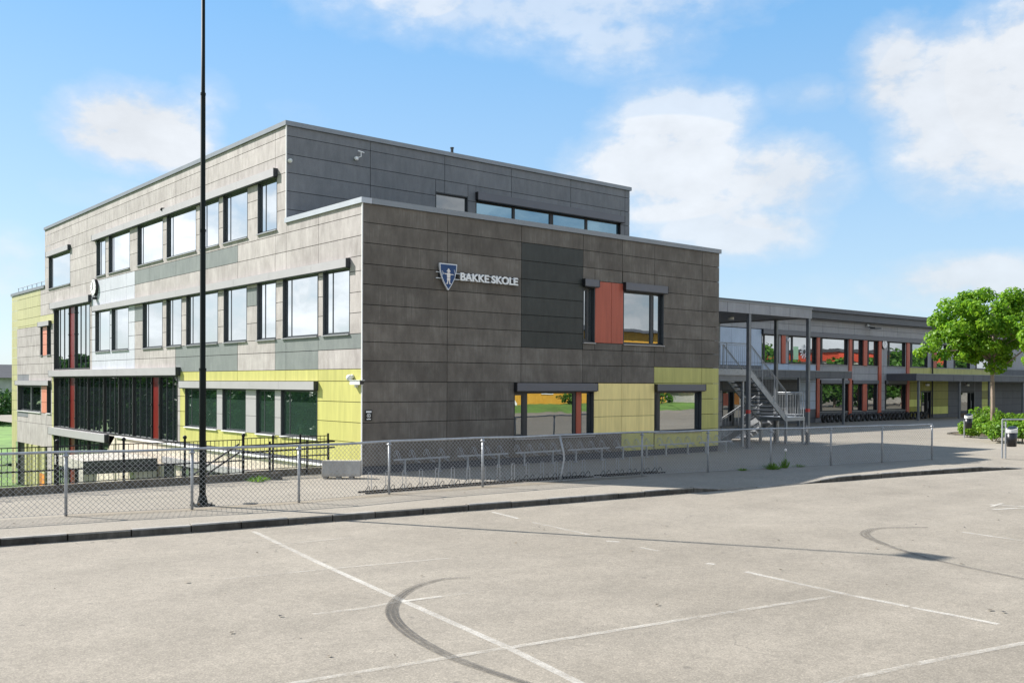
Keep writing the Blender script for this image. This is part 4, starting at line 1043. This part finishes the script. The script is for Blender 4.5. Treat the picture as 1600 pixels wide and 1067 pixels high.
# concrete entrance portal of the basement
PT = thing('concrete_portal', (-1.6, 18, LOWZ), 'low concrete portal over the basement entrance behind the black railing', 'portal')
s_ = MB(); s_.box(-3.1, -.2, 15.9, 20.0, -.88, -.5, 'concrete'); s_.build('roof_slab', PT)
s_ = MB(); s_.box(-3.12, -.2, 15.84, 15.899, -1.02, -.49, 'frame'); s_.build('fascia', PT)
for x0, x1, k in ((-3.1, -2.86, .3), (-.82, -.22, -.3)):
    s_ = MB(); s_.hexa([(x0, 15.9, LOWZ), (x1, 15.9, LOWZ), (x1, 16.6, LOWZ), (x0, 16.6, LOWZ)], [(x0 + min(k, 0), 15.9, -.881), (x1 + max(k, 0), 15.9, -.881), (x1 + max(k, 0), 16.6, -.881), (x0 + min(k, 0), 16.6, -.881)], 'concrete'); s_.build('side_pier', PT)
for i, (x, y, r_) in enumerate(((-4.3, 44, 1.0), (-2.2, 46, .8), (-1.2, 43.2, .55))):
    s_ = MB(); s_.ball((x, y, LOWZ + r_ * .4), r_, 'rock', 9, 6, .7); s_.v = [(a + random.uniform(-.12, .12) * r_, b + random.uniform(-.12, .12) * r_, c + random.uniform(-.1, .1) * r_) for a, b, c in s_.v]
    one(s_, 'boulder', ['largest pale boulder below the far end of the school', 'middle pale boulder below the far end of the school', 'smallest pale boulder below the far end of the school'][i], 'boulder')
# concrete block
cb = MB()
A, B_ = Vector((-1.62, -.52, 0)), Vector((-.78, -1.2, 0)); dd = (B_ - A).normalized(); nn = Vector((-dd.y, dd.x, 0))
if nn.y < 0: nn = -nn
A = Vector((-1.58, -.5, .0)); B_ = A + dd * 1.06
prof = [(0, .07), (.42, .07), (.42, .14), (.30, .50), (.12, .50), (0, .14)]
cb.hexa([A + nn * p + Vector((0, 0, z)) for p, z in prof], [B_ + nn * p + Vector((0, 0, z)) for p, z in prof], 'concrete')
for k in (.08, .42, .76): p0 = A + dd * (k * 1.06 + .0); cb.bar(p0 + nn * .05 + Vector((0, 0, .0345)), p0 + nn * .37 + Vector((0, 0, .0345)), .12, .069, 'concrete')
one(cb, 'concrete_barrier', 'weathered grey concrete barrier block by the yellow corner', 'barrier', bevel=.012)

# ================================================================ BICYCLE RACKS
GR = 'low floor bicycle racks along the fence'
def floor_rack(label):
    t = thing('bicycle_rack', (0, 0, 0), label, 'bicycle rack', GR)
    m_ = MB(); m_.bar((-1.2, 0, .025), (1.2, 0, .025), .035, .035, 'blacksteel'); m_.bar((-1.2, .34, .025), (1.2, .34, .025), .035, .035, 'blacksteel'); m_.build('base_bars', t)
    for k in range(5):
        h = MB(); lo = MB()
        x = -.98 + .49 * k
        h.tube([(x - .05, .17, .05), (x - .045, .17, .44)] + [(x + .045 * math.cos(math.pi - a), .17, .46 + .05 * math.sin(a)) for a in [i * math.pi / 6 for i in range(7)]] + [(x + .045, .17, .44), (x + .05, .17, .05)], .0075, 5, 'galv')
        for s in (-.1, .1):
            lo.tube([(x + s, .0, .04), (x + s + .03, .06, .16), (x + s + .05, .15, .17), (x + s + .05, .3, .04)], .009, 5, 'blacksteel')
        h.build('hoop', t); lo.build('wheel_loop', t)
    return t
ords = ['first', 'second', 'third', 'fourth']
proto = None
FRP = [(-1.35, -4.42), (1.1, -4.48), (3.55, -4.62), (6.2, -4.95)]
FRR = [-.02, -.04, -.09, -.12]
for i, (x, y) in enumerate(FRP):
    lab = 'low black bicycle rack with thin hoops behind the fence, %s from the concrete block' % ords[i]
    if proto is None: proto = floor_rack(lab); proto.location = (x, y, 0); proto.rotation_euler = (0, 0, FRR[0])
    else: copy_thing(proto, (x, y, 0), FRR[i], lab)
GW = 'bicycle racks against the school front'
def wall_rack(label):
    t = thing('bicycle_rack', (0, 0, 0), label, 'bicycle rack', GW)
    m_ = MB(); m_.bar((-1.0, 0, .42), (1.0, 0, .42), .05, .05, 'galv'); m_.build('beam', t)
    for x in (-.62, .62):
        m_ = MB(); m_.bar((x, 0, 0), (x, 0, .395), .05, .05, 'galv'); m_.box(x - .07, x + .07, -.07, .07, 0, .012, 'galv'); m_.build('leg', t)
    for k in range(4):
        h = MB()
        x = -.8 + .53 * k
        for s in (-.035, .035):
            h.tube([(x + s, -.25, .33), (x + s, -.12, .36), (x + s, .0, .45), (x + s, .1, .62), (x + s, .18, .68), (x + s, .24, .6), (x + s, .26, .5)], .008, 5, 'galv')
        h.tube([(x - .035, -.25, .33), (x, -.3, .33), (x + .035, -.25, .33)], .008, 5, 'galv'); h.tube([(x - .035, .26, .5), (x, .29, .48), (x + .035, .26, .5)], .008, 5, 'galv')
        h.build('wheel_hook', t)
    return t
proto = None
ords = ['first', 'second', 'third', 'fourth', 'fifth', 'sixth', 'seventh']
for i in range(7):
    x = 1.75 + 2.32 * i; lab = 'galvanised bicycle rack along the school front, %s from the yellow corner' % ords[i]
    if proto is None: proto = wall_rack(lab); proto.location = (x, -.55, 0)
    else: copy_thing(proto, (x, -.55 + .012 * i, 0), 0, lab)

# ================================================================ LITTER BINS
def bin_(x, y, zb, label, pole_h=1.35):
    t = thing('litter_bin', (x, y, 0), label, 'litter bin')
    d = Vector((AX_R.x, AX_R.y, 0)).normalized()
    m_ = MB(); m_.tube([(x, y, 0), (x, y, pole_h)], .03, 8, 'galv'); m_.build('post', t)
    c = Vector((x, y, 0)) + d * .1 - Vector((AX_F.x, AX_F.y, 0)) * .24
    m_ = MB(); n = 16
    def ring(z, r, tl=0): return [(c.x + r * math.cos(2 * math.pi * k / n), c.y + r * .8 * math.sin(2 * math.pi * k / n), z + tl * math.cos(2 * math.pi * k / n)) for k in range(n)]
    m_.hexa(ring(zb, .19), ring(zb + .5, .225), 'bin'); m_.build('bucket', t, None, True)
    m_ = MB(); m_.hexa(ring(zb + .501, .23), ring(zb + .66, .235, .05), 'offwhite'); m_.build('hood', t)
    m_ = MB(); m_.hexa(ring(zb + .663, .2, .05), ring(zb + .70, .17, .05), 'bin'); m_.build('lid', t)
bin_(34.5, -1.4, .5, 'black litter bin with white hood at the planting bed near the doors', .9)
p = ray_ground(1571, 716, 0)
bin_(p.x, p.y, .45, 'black litter bin with white hood on a post by the pavement edge')
gt = MB(); gq = Vector((AX_R.x, AX_R.y, 0)).normalized()
a = Vector((p.x, p.y, 0)); gt.tube([a + Vector((-.0, .12, 0)), a + Vector((0, .12, 1.42))], .032, 8, 'galv'); gt.tube([a + Vector((0, .12, 1.42)), a + gq * 3.2 + Vector((0, .8, 1.42))], .032, 8, 'galv'); gt.tube([a + gq * 3.2 + Vector((0, .8, 0)), a + gq * 3.2 + Vector((0, .8, 1.42))], .032, 8, 'galv')
one(gt, 'tube_gate', 'galvanised tube barrier behind the right litter bin', 'gate')

# ================================================================ TREES, SHRUBS
def leaves(mb, centres, n, size, mat, rnd, flat=.6, sq=.75):
    tot = sum(c[3] ** 2 for c in centres)
    for cx_, cy_, cz_, cr in centres:
        for k in range(int(n * cr * cr / tot)):
            while True:
                p = Vector((rnd.uniform(-1, 1), rnd.uniform(-1, 1), rnd.uniform(-1, 1)))
                if p.length <= 1 and rnd.random() < .25 + .75 * p.length: break
            q = Vector((cx_ + p.x * cr, cy_ + p.y * cr, cz_ + p.z * cr * sq))
            nrm = (p * .8 + Vector((rnd.uniform(-1, 1), rnd.uniform(-1, 1), rnd.uniform(-.3, 1.3))) * flat).normalized()
            a = nrm.cross(Vector((rnd.uniform(-1, 1), rnd.uniform(-1, 1), rnd.uniform(-1, 1)))).normalized(); b = nrm.cross(a)
            s = size * rnd.uniform(.65, 1.25)
            mb.face([q - a * s * .5, q - a * s * .12 - b * s * .42, q + a * s * .3 - b * s * .3 + nrm * s * .12, q + a * s * .55, q + a * s * .3 + b * s * .3 + nrm * s * .12, q - a * s * .12 + b * s * .42], mat)
def tree(name, x, y, z0, h, cb, rw_, n, size, mat, label, seed, group=None, trunk=.13, clumps=46, lean=(0, 0), extra=(), sub=.23):
    rnd = random.Random(seed); t = thing(name, (x, y, z0), label, 'tree', group)
    cz = (cb + h) / 2; ch = (h - cb) / 2; cen = []
    for k in range(clumps):
        while True:
            p = Vector((rnd.uniform(-1, 1), rnd.uniform(-1, 1), rnd.uniform(-1, 1)))
            if .45 < p.length < 1: break
        w = 1 if p.z > -.2 else .85
        cen.append((x + lean[0] + p.x * rw_ * .86 * w, y + lean[1] + p.y * rw_ * .86 * w, z0 + cz + p.z * ch * .9, rw_ * rnd.uniform(.62, 1.25) * sub))
    cen += [(x + e[0], y + e[1], z0 + e[2], e[3]) for e in extra]
    tk = MB(); P = [(x, y, z0 - .05), (x + .02, y, z0 + cb * .5), (x - .03, y + .03, z0 + cb), (x + .05, y, z0 + cz), (x, y + .05, z0 + cz + ch * .6)]
    tk.tube(P, [trunk * 1.25, trunk, trunk * .88, trunk * .6, trunk * .2], 9, 'bark'); to = tk.build('trunk', t, None, True)
    lb = MB()
    for c in cen[::3]:
        s0 = Vector((x, y, z0 + cb * .95 + rnd.uniform(0, ch * .8))); e = Vector(c[:3]); m = s0.lerp(e, .5) + Vector((0, 0, rnd.uniform(.1, .4) * ch * .3))
        lb.tube([s0, m, e], [trunk * .38, trunk * .22, trunk * .06], 5, 'bark')
    lb.build('branches', to)
    cr = MB(); leaves(cr, cen, n, size, mat, rnd); cr.build('crown', t)
    return t
tree('maple_tree', 37.65, -1.43, 0, 7.95, 3.35, 3.55, 21000, .16, 'leaf', 'bright green maple with a pale trunk standing in the planting bed', 4, None, .105, 125,
     extra=[(-2.5, 2.1, 4.75, .55), (-2.95, 2.45, 4.4, .4), (-2.1, 1.8, 4.3, .5)], sub=.15)
q = ray_ground(1672, 690, 0)
tree('maple_tree', q.x, q.y, 0, 6.6, 3.0, 2.75, 13000, .155, 'leaf', 'second green maple reaching in from the right photo edge', 9, None, .1, 64, sub=.16)
tree('birch_tree', 74, 46, 0, 13.4, 6, 2.2, 1500, .5, 'leafdark', 'tree whose crown top peeks over the wing roof', 12, None, .2, 14)
# planting bed
bd = MB(); bc = Vector((39.6, -2.2, 0)); n = 40
def bedpt(k, r0=1., z=0.): 
    a = 2 * math.pi * k / n; d1 = gq; d2 = Vector((-gq.y, gq.x, 0)); w = 1 + .06 * math.sin(3 * a)
    p = bc + d1 * (5.6 * r0 * w * math.cos(a)) + d2 * (3.1 * r0 * w * math.sin(a)) + d1 * 2.0; return (p.x, p.y, z)
bd.hexa([bedpt(k, .97, -.02) for k in range(n)], [bedpt(k, .97, .045) for k in range(n)], 'soil'); setting(bd, 'planting_bed')
be = MB()
for k in range(n): be.bar(bedpt(k, 1.0, .03), bedpt(k + .97, 1.0, .03), .12, .09, 'granite')
setting(be, 'bed_edging')
def shrub(x, y, r, h, label, seed, n=900, mat='shrub', size=.14, group='shrubs in the planting bed'):
    rnd = random.Random(seed); t = thing('shrub', (x, y, 0), label, 'shrub', group)
    cen = [(x + rnd.uniform(-.7, .7) * r, y + rnd.uniform(-.7, .7) * r, h * rnd.uniform(.35, .78), r * rnd.uniform(.3, .5)) for k in range(12)]
    f_ = MB(); leaves(f_, cen, n, size, mat, rnd, .8, .8); f_.build('foliage', t)
    s_ = MB()
    for c in cen[:7]: s_.tube([(x + (c[0] - x) * .3, y + (c[1] - y) * .3, 0), c[:3]], [.015, .006], 4, 'bark')
    s_.build('stems', t)
shp = [(1514, 683, .6, .75), (1530, 679, .85, 1.15), (1541, 673, .95, 1.5), (1570, 680, .8, 1.2), (1552, 689, .75, .95), (1566, 692, .75, 1.0), (1585, 684, .9, 1.25), (1596, 692, .85, 1.1), (1612, 685, 1.0, 1.4), (1625, 692, 1.0, 1.2)]
slab = ['low yellow-green shrub at the left tip of the planting bed', 'rounded yellow-green shrub just left of the maple trunk', 'tall green shrub behind the maple trunk', 'green shrub just right of the maple trunk', 'low bright shrub in front of the maple trunk', 'spreading bright shrub left of the right litter bin', 'green shrub behind the right litter bin', 'low shrub directly right of the right litter bin', 'tall shrub at the right photo edge', 'shrub just beyond the right photo edge']
for i, (px, py, r_, h_) in enumerate(shp):
    q = ray_ground(px, py, 0); shrub(q.x, q.y, r_, h_, slab[i], 30 + i)
# weeds at the fence foot
def weed(px, py, h, r_, label, seed, flower=False, n=60):
    q = ray_ground(px, py, 0); rnd = random.Random(seed); t = thing('weed', (q.x, q.y, 0), label, 'weed', 'weeds at the fence foot'); f_ = MB()
    for k in range(n):
        a = rnd.uniform(0, 6.28); rr = r_ * rnd.uniform(.1, 1); hh = h * rnd.uniform(.4, 1) * (1.1 - .6 * rr / r_); bx, by = q.x + rr * .5 * math.cos(a), q.y + rr * .5 * math.sin(a)
        f_.face([(bx - .01, by, 0), (bx + .012, by, 0), (bx + rr * .4 * math.cos(a) + .015, by + rr * .4 * math.sin(a), hh * .7), (bx + rr * .6 * math.cos(a), by + rr * .6 * math.sin(a), hh), (bx + rr * .35 * math.cos(a) - .018, by + rr * .35 * math.sin(a), hh * .65)], 'weed')
    f_.build('blades', t)
    if flower:
        s_ = MB(); s_.tube([(q.x, q.y, 0), (q.x + .04, q.y, .55)], .008, 4, 'weed'); s_.ball((q.x + .04, q.y, .57), .05, 'figure'); s_.build('flower', t)
weed(1207, 733, .26, .35, 'bushy green weed at the fence foot right of the stairs', 1, False, 110)
weed(1226, 731, .4, .2, 'taller flowering weed at the fence foot right of the stairs', 2, True, 60)
weed(1160, 735, .1, .25, 'thin low weed at the fence foot below the stairs', 3, False, 40)
weed(1248, 729, .12, .3, 'small grass tuft right of the flowering weed', 4, False, 50)
weed(402, 752, .2, .35, 'small grass tuft on the kerb end by the railing', 5, False, 90)

# ================================================================ FAR LEFT VIEW: lawn, bushes, house
lw = MB(); rnd = random.Random(3); n = 26
for i in range(n):
    for j in range(n):
        def P(i, j):
            x = -40 + i * 4.4; y = 55 + j * 6.5; rise = max(0, (y - 110)) * .035
            return (x, y, LOWZ + .3 * math.sin(x * .07) + rise + .0)
        lw.face([P(i, j), P(i + 1, j), P(i + 1, j + 1), P(i, j + 1)], 'grass')
setting(lw, 'lawn', None, True)
def bush(x, y, z, r, h, label, seed, n=1500, name='bush', mat='leafdark', size=.45, group='bushes beyond the lawn'):
    rnd = random.Random(seed); t = thing(name, (x, y, z), label, 'bush', group)
    cen = [(x + rnd.uniform(-.8, .8) * r, y + rnd.uniform(-.8, .8) * r, z + h * rnd.uniform(.2, .8), r * rnd.uniform(.32, .5)) for k in range(14)]
    f_ = MB(); leaves(f_, cen, n, size, mat, rnd, .7, .9); f_.build('foliage', t)
    s_ = MB(); s_.tube([(x, y, z), (x, y, z + h * .6)], [.15, .05], 6, 'bark'); s_.build('stem', t)
bush(14.5, 120, -3.2, 4.0, 5.2, 'dark rounded bush at the left photo edge', 50)
bush(19.5, 128, -3.0, 4.0, 3.6, 'lower dark bush touching the far end of the school', 51)
bush(20, 112, -3.4, 2.0, 2.6, 'pale flowering bush in front of the dark bushes', 52, 700, 'bush', 'shrub', .3)
HS2 = thing('house', (20, 150, -2.5), 'low house with a dark tiled roof beyond the lawn at the left edge', 'house')
s_ = MB(); s_.box(0, 40, 146, 156, -3, 3.2, 'wood_grey'); s_.build('wall', HS2)
s_ = MB(); s_.hexa([(-1, 145, 3.21), (41, 145, 3.21), (41, 157, 3.21), (-1, 157, 3.21)], [(-1, 150.5, 5.4), (41, 150.5, 5.4), (41, 151.5, 5.4), (-1, 151.5, 5.4)], 'darkroof'); s_.build('roof', HS2)
tree('slender_tree', 2.0, 100, -3.4, 12, 3, 2.2, 1200, .4, 'leafdark', 'slender dark tree whose twigs show at the left photo edge', 21, None, .15, 16)
# conifers and hedge beside the lower lawn, seen mirrored in the side windows
gtr = 'trees mirrored in the side windows'
for i, (x, y, h_, r_) in enumerate(((-18, 35, 6.6, 2.8), (-18.5, 40, 7.2, 2.9), (-18, 45, 6.4, 2.9), (-19, 50, 7.4, 2.9), (-18, 55, 6.8, 2.9), (-18.5, 60.5, 7.6, 3.0), (-18, 66, 7.2, 3.0), (-19, 72, 8.0, 3.2), (-18, 78, 9.4, 2.4), (-17, 83, 8.2, 2.8), (-18, 88, 10.0, 2.4), (-17, 93, 9.0, 2.8), (-18, 98.5, 9.8, 2.6), (-26, 68, 9.2, 4.0), (-27, 52, 7.2, 4.0), (-26, 86, 9.5, 4.0), (-16, 105, 9.5, 3.2))):
    tree('conifer_tree' if i % 3 == 2 else 'garden_tree', x, y, LOWZ, h_, .6, r_, 1500, .62, 'leafdark', 'dark tree mirrored in the lower side windows', 60 + i, gtr, .2, 22, sub=.42)

# ================================================================ BUILDINGS OPPOSITE, seen mirrored in the windows
OB = thing('yellow_house', (60, -56, 0), 'ochre boarded house with white stair mirrored in the front windows', 'house')
s_ = MB(); s_.box(36, 76, -66, -54, .2, 8.7, 'wood_yellow'); s_.build('wall', OB)
s_ = MB(); s_.hexa([(35, -67, 8.71), (77, -67, 8.71), (77, -53, 8.71), (35, -53, 8.71)], [(35, -60.5, 9.7), (77, -60.5, 9.7), (77, -59.5, 9.7), (35, -59.5, 9.7)], 'darkroof'); s_.build('roof', OB)
for k in range(8):
    for z in (1.6, 5.0):
        s_ = MB(); s_.box(38.2 + 4.3 * k, 39.9 + 4.3 * k, -53.99, -53.9, z, z + 1.3, 'white'); s_.box(38.35 + 4.3 * k, 39.75 + 4.3 * k, -53.9, -53.86, z + .12, z + 1.18, 'glassdark'); s_.build('window', OB)
s_ = MB()
for k in range(14): s_.box(46 + .3 * k, 46.3 + .3 * k, -53.4, -52.2, 3.4 - .22 * k, 3.5 - .22 * k, 'white')
s_.bar((45.8, -52.2, 3.6), (50.4, -52.2, .5), .1, .3, 'white'); s_.bar((45.8, -52.2, 4.6), (50.4, -52.2, 1.5), .08, .08, 'white'); s_.box(42, 46, -53.8, -52.2, 3.3, 3.5, 'white'); s_.box(42, 42.15, -52.35, -52.2, .2, 4.5, 'white'); s_.build('outdoor_stair', OB)
bk = MB(); bk.hexa([(20, -47, LOTZ), (120, -40, LOTZ), (120, -75, LOTZ), (20, -75, LOTZ)], [(20, -50.5, .45), (120, -45, .45), (120, -75, .45), (20, -75, .45)], 'grass'); setting(bk, 'grass_bank')
for i, (x, y) in enumerate(((46, -50.5), (57, -51), (66, -50.5), (71.5, -51), (88, -47))):
    bush(x, y, .4, 1.2, 1.5, 'green garden bush mirrored in the front windows', 140 + i, 260, 'garden_bush', 'leafmid', .3, 'bushes mirrored in the front windows')
for i, (x, y) in enumerate(((33.5, -38), (64.5, -40))):
    o_ = MB(); o_.tube([(x, y, LOTZ), (x, y, 6.5)], .09, 8, 'blacksteel'); o_.box(x - .2, x + .2, y - .2, y + .2, 6.5, 6.7, 'blacksteel'); one(o_, 'lamp_post', 'dark lamp post across the car park mirrored in the front windows', 'lamp post', 'lamp posts across the car park')
GB = thing('grey_house', (84, -50, 0), 'pale grey boarded house mirrored in the right front window', 'house')
s_ = MB(); s_.box(78, 97, -60, -49, .2, 4.6, 'wood_grey'); s_.build('wall', GB)
s_ = MB(); s_.hexa([(76, -61, 4.61), (97, -61, 4.61), (97, -48, 4.61), (76, -48, 4.61)], [(76, -55, 6.4), (97, -55, 6.4), (97, -54, 6.4), (76, -54, 6.4)], 'darkroof'); s_.build('roof', GB)
for k in range(4):
    s_ = MB(); s_.box(79 + 4.4 * k, 81 + 4.4 * k, -48.99, -48.9, 1.7, 3.1, 'white'); s_.box(79.2 + 4.4 * k, 80.8 + 4.4 * k, -48.9, -48.86, 1.85, 2.95, 'glassdark'); s_.build('window', GB)
RBD = thing('red_building', (118, -26, 0), 'building with a bright red band mirrored in the wing windows', 'building')
s_ = MB(); s_.box(108, 150, -44, -22, -.13, 6.0, 'concrete'); s_.build('wall', RBD)
s_ = MB(); s_.box(107.8, 150.2, -44.2, -21.8, 6.01, 7.3, 'wood_red'); s_.build('red_band', RBD)
s_ = MB(); s_.box(107.6, 150.4, -44.4, -21.6, 7.31, 7.8, 'darkroof'); s_.build('roof', RBD)
for i, (x, y, h_, r_) in enumerate(((70, -9.5, 9.5, 3.6), (77, -10, 5.8, 3.0), (83, -10.5, 5.2, 2.9), (88.5, -10.5, 6.0, 2.9), (94, -10.5, 5.4, 2.9), (99.5, -11, 6.6, 3.0), (105, -11, 8.2, 3.1), (110.5, -11, 7.4, 3.1), (116, -11, 6.2, 3.1), (122, -12, 8.0, 3.2))):
    tree('garden_tree', x, y, -.1, h_, .3, r_, 1500, .5, 'leafmid', 'green tree mirrored in the wing windows', 80 + i, 'trees mirrored in the wing windows', .16, 24, sub=.36)

# ================================================================ SKY, SUN, CAMERA
SUN_EL = 39.4
toward = Vector((-.4887 * math.cos(R(SUN_EL)), .8725 * math.cos(R(SUN_EL)), math.sin(R(SUN_EL))))
ld = bpy.data.lights.new('sun', 'SUN'); ld.energy = 5.0; ld.angle = R(.53); ld.color = (1., .962, .91)
lo = bpy.data.objects.new('sun', ld); COL.objects.link(lo); lo.location = (-30, 40, 40)
lo.rotation_euler = toward.to_track_quat('Z', 'Y').to_euler()
w = bpy.data.worlds.new('World'); SC.world = w; w.use_nodes = True
nt = w.node_tree; bg = nt.nodes['Background']
sky = nt.nodes.new('ShaderNodeTexSky'); sky.sky_type = 'NISHITA'; sky.sun_disc = False
sky.sun_elevation = R(SUN_EL); sky.sun_rotation = R(-29.25); sky.air_density = 1.; sky.dust_density = .6; sky.ozone_density = 2.2; sky.altitude = 0
tc = nt.nodes.new('ShaderNodeTexCoord'); sep = nt.nodes.new('ShaderNodeSeparateXYZ'); nt.links.new(tc.outputs['Generated'], sep.inputs[0])
az = mathn(nt, 'MULTIPLY', mathn(nt, 'ARCTAN2', sep.outputs[0], sep.outputs[1]), 57.2958)   # degrees from +Y towards +X
el = mathn(nt, 'MULTIPLY', mathn(nt, 'ARCSINE', sep.outputs[2]), 57.2958)
# cloud noise in direction space
mpn = nd(nt, 'ShaderNodeMapping'); mpn.inputs['Scale'].default_value = (1, 1, 1.7); nt.links.new(tc.outputs['Generated'], mpn.inputs['Vector'])
n1 = nd(nt, 'ShaderNodeTexNoise', Scale=9., Detail=9., Roughness=.58, Distortion=.25); nt.links.new(mpn.outputs[0], n1.inputs['Vector'])
n2 = nd(nt, 'ShaderNodeTexNoise', Scale=3.2, Detail=6., Roughness=.55); nt.links.new(mpn.outputs[0], n2.inputs['Vector'])
# cumulus groups: azimuth, elevation, half-width, half-height, density
# azimuth, elevation, half-width, half-height, size weight, opacity
CL = [(18.6, 13.7, 3.6, 2.1, 1.15, 1.), (20.0, 12.9, 2.6, 1.4, 1.1, 1.), (16.6, 13.0, 2.2, 1.1, .95, .9), (22.3, 15.6, 1.5, 1.2, .6, .5),
      (41.5, 21.2, 11.5, 2.0, .95, .62), (46.5, 19.4, 4.6, 2.0, .85, .5), (34.2, 22.2, 2.4, 1.3, .95, .8),
      (49.3, 15.0, 4.0, 2.0, 1.05, .75), (48.7, 12.4, 5.0, 2.3, 1.15, .95), (55.4, 11.6, 3.6, 2.2, 1.1, .9), (51.0, 9.6, 5.4, 1.9, .95, .6), (53.6, 8.6, 3.8, 1.5, 1.05, .8),
      (65.0, 14.4, 4.0, 4.2, 1.15, .95), (69.0, 16.0, 4.0, 3.8, 1.15, 1.), (61.4, 16.6, 2.2, 2.5, 1.05, .85), (67.6, 11.9, 4.6, 2.1, 1.1, .95), (65.5, 5.6, 4.6, 1.3, 1.0, .8), (57.0, 15.9, 2.0, .9, .8, .4),
      (17.2, 10.2, 2.6, .7, .7, .35), (58, 4.5, 9, 1.4, .6, .3), (27.5, 15, 1.8, .8, .6, .3), (12.5, 6, 1.6, 1.8, .9, .5)]
field = None; opac = None
for a, e, ra, re, k, op in CL:
    da = mathn(nt, 'DIVIDE', mathn(nt, 'SUBTRACT', az, a), ra); de = mathn(nt, 'DIVIDE', mathn(nt, 'SUBTRACT', el, e), re)
    d2 = mathn(nt, 'ADD', mathn(nt, 'MULTIPLY', da, da), mathn(nt, 'MULTIPLY', de, de))
    b_ = mathn(nt, 'SUBTRACT', 1., mathn(nt, 'MULTIPLY', d2, .42), clamp=True)
    m_ = mathn(nt, 'MULTIPLY', b_, k); o_ = mathn(nt, 'MULTIPLY', mathn(nt, 'MULTIPLY', b_, 3., clamp=True), op)
    field = m_ if field is None else mathn(nt, 'MAXIMUM', field, m_)
    opac = o_ if opac is None else mathn(nt, 'MAXIMUM', opac, o_)
n3 = nd(nt, 'ShaderNodeTexNoise', Scale=26., Detail=8., Roughness=.6); nt.links.new(mpn.outputs[0], n3.inputs['Vector'])
nz = mathn(nt, 'ADD', mathn(nt, 'MULTIPLY', n1.outputs['Fac'], .65), mathn(nt, 'MULTIPLY', n2.outputs['Fac'], .35))
nb = mathn(nt, 'ADD', mathn(nt, 'MULTIPLY', n1.outputs['Fac'], .6), mathn(nt, 'MULTIPLY', n3.outputs['Fac'], .4))
shaped = mathn(nt, 'ADD', field, mathn(nt, 'MULTIPLY', mathn(nt, 'SUBTRACT', nb, .5), 2.3))
dens = mathn(nt, 'MULTIPLY', mathn(nt, 'MAXIMUM', rng(nt, shaped, .44, .92, 0, 1), rng(nt, shaped, .15, .8, 0, .5)), opac)
# broken cloud everywhere else round the horizon (mirrored in the windows)
daz = mathn(nt, 'ABSOLUTE', mathn(nt, 'SUBTRACT', az, 40.))
outside = rng(nt, daz, 33., 46., 0, 1)
other = mathn(nt, 'MULTIPLY', mathn(nt, 'MULTIPLY', rng(nt, nz, .40, .54, .1, .95), outside), rng(nt, el, 36, 60, 1, .25))
dens = mathn(nt, 'MAXIMUM', dens, other)
grad = mixc(nt, rng(nt, el, 1, 21, 0, 1), (3.25, 4.3, 5.2), (1.2, 2.95, 5.2))
grad = mixc(nt, rng(nt, el, 24, 70, 0, 1), grad, (.8, 1.9, 3.9))
shade = rng(nt, mathn(nt, 'ADD', mathn(nt, 'MULTIPLY', n2.outputs['Fac'], .4), mathn(nt, 'MULTIPLY', nb, .6)), .4, .6, .86, 1.02)
SKYS = .088
hs = nd(nt, 'ShaderNodeHueSaturation', Saturation=1.05, Value=1.0); nt.links.new(sky.outputs[0], hs.inputs['Color'])
cloudcol = scalecol(nt, scalecol(nt, (4.95, 5.12, 5.35), shade), mathn(nt, 'ADD', mathn(nt, 'MULTIPLY', mathn(nt, 'MULTIPLY', outside, rng(nt, n1.outputs['Fac'], .38, .6, -.5, 1.)), .42), 1.))
c = mixc(nt, .72, hs.outputs[0], grad)
c = mixc(nt, mathn(nt, 'MULTIPLY', dens, .93), c, cloudcol)
nt.links.new(c, bg.inputs['Color']); bg.inputs['Strength'].default_value = SKYS

cd = bpy.data.cameras.new('camera'); cam = bpy.data.objects.new('camera', cd); COL.objects.link(cam)
cam.matrix_world = Matrix(((AX_R.x, AX_U.x, -AX_F.x, CAM.x), (AX_R.y, AX_U.y, -AX_F.y, CAM.y), (AX_R.z, AX_U.z, -AX_F.z, CAM.z), (0, 0, 0, 1)))
cd.sensor_fit = 'HORIZONTAL'; cd.sensor_width = 36; cd.lens = FPX / 1600 * 36; cd.shift_y = SHY / 1600; cd.clip_start = .1; cd.clip_end = 3000
SC.camera = cam
vs = SC.view_settings; SC.display_settings.display_device = 'sRGB'; vs.view_transform = 'Standard'; vs.look = 'None'; vs.exposure = 1.08; vs.gamma = 1
SC.render.engine = 'CYCLES'; SC.cycles.max_bounces = 8; SC.cycles.transparent_max_bounces = 12; SC.cycles.use_denoising = True
SC.cycles.sample_clamp_indirect = 6
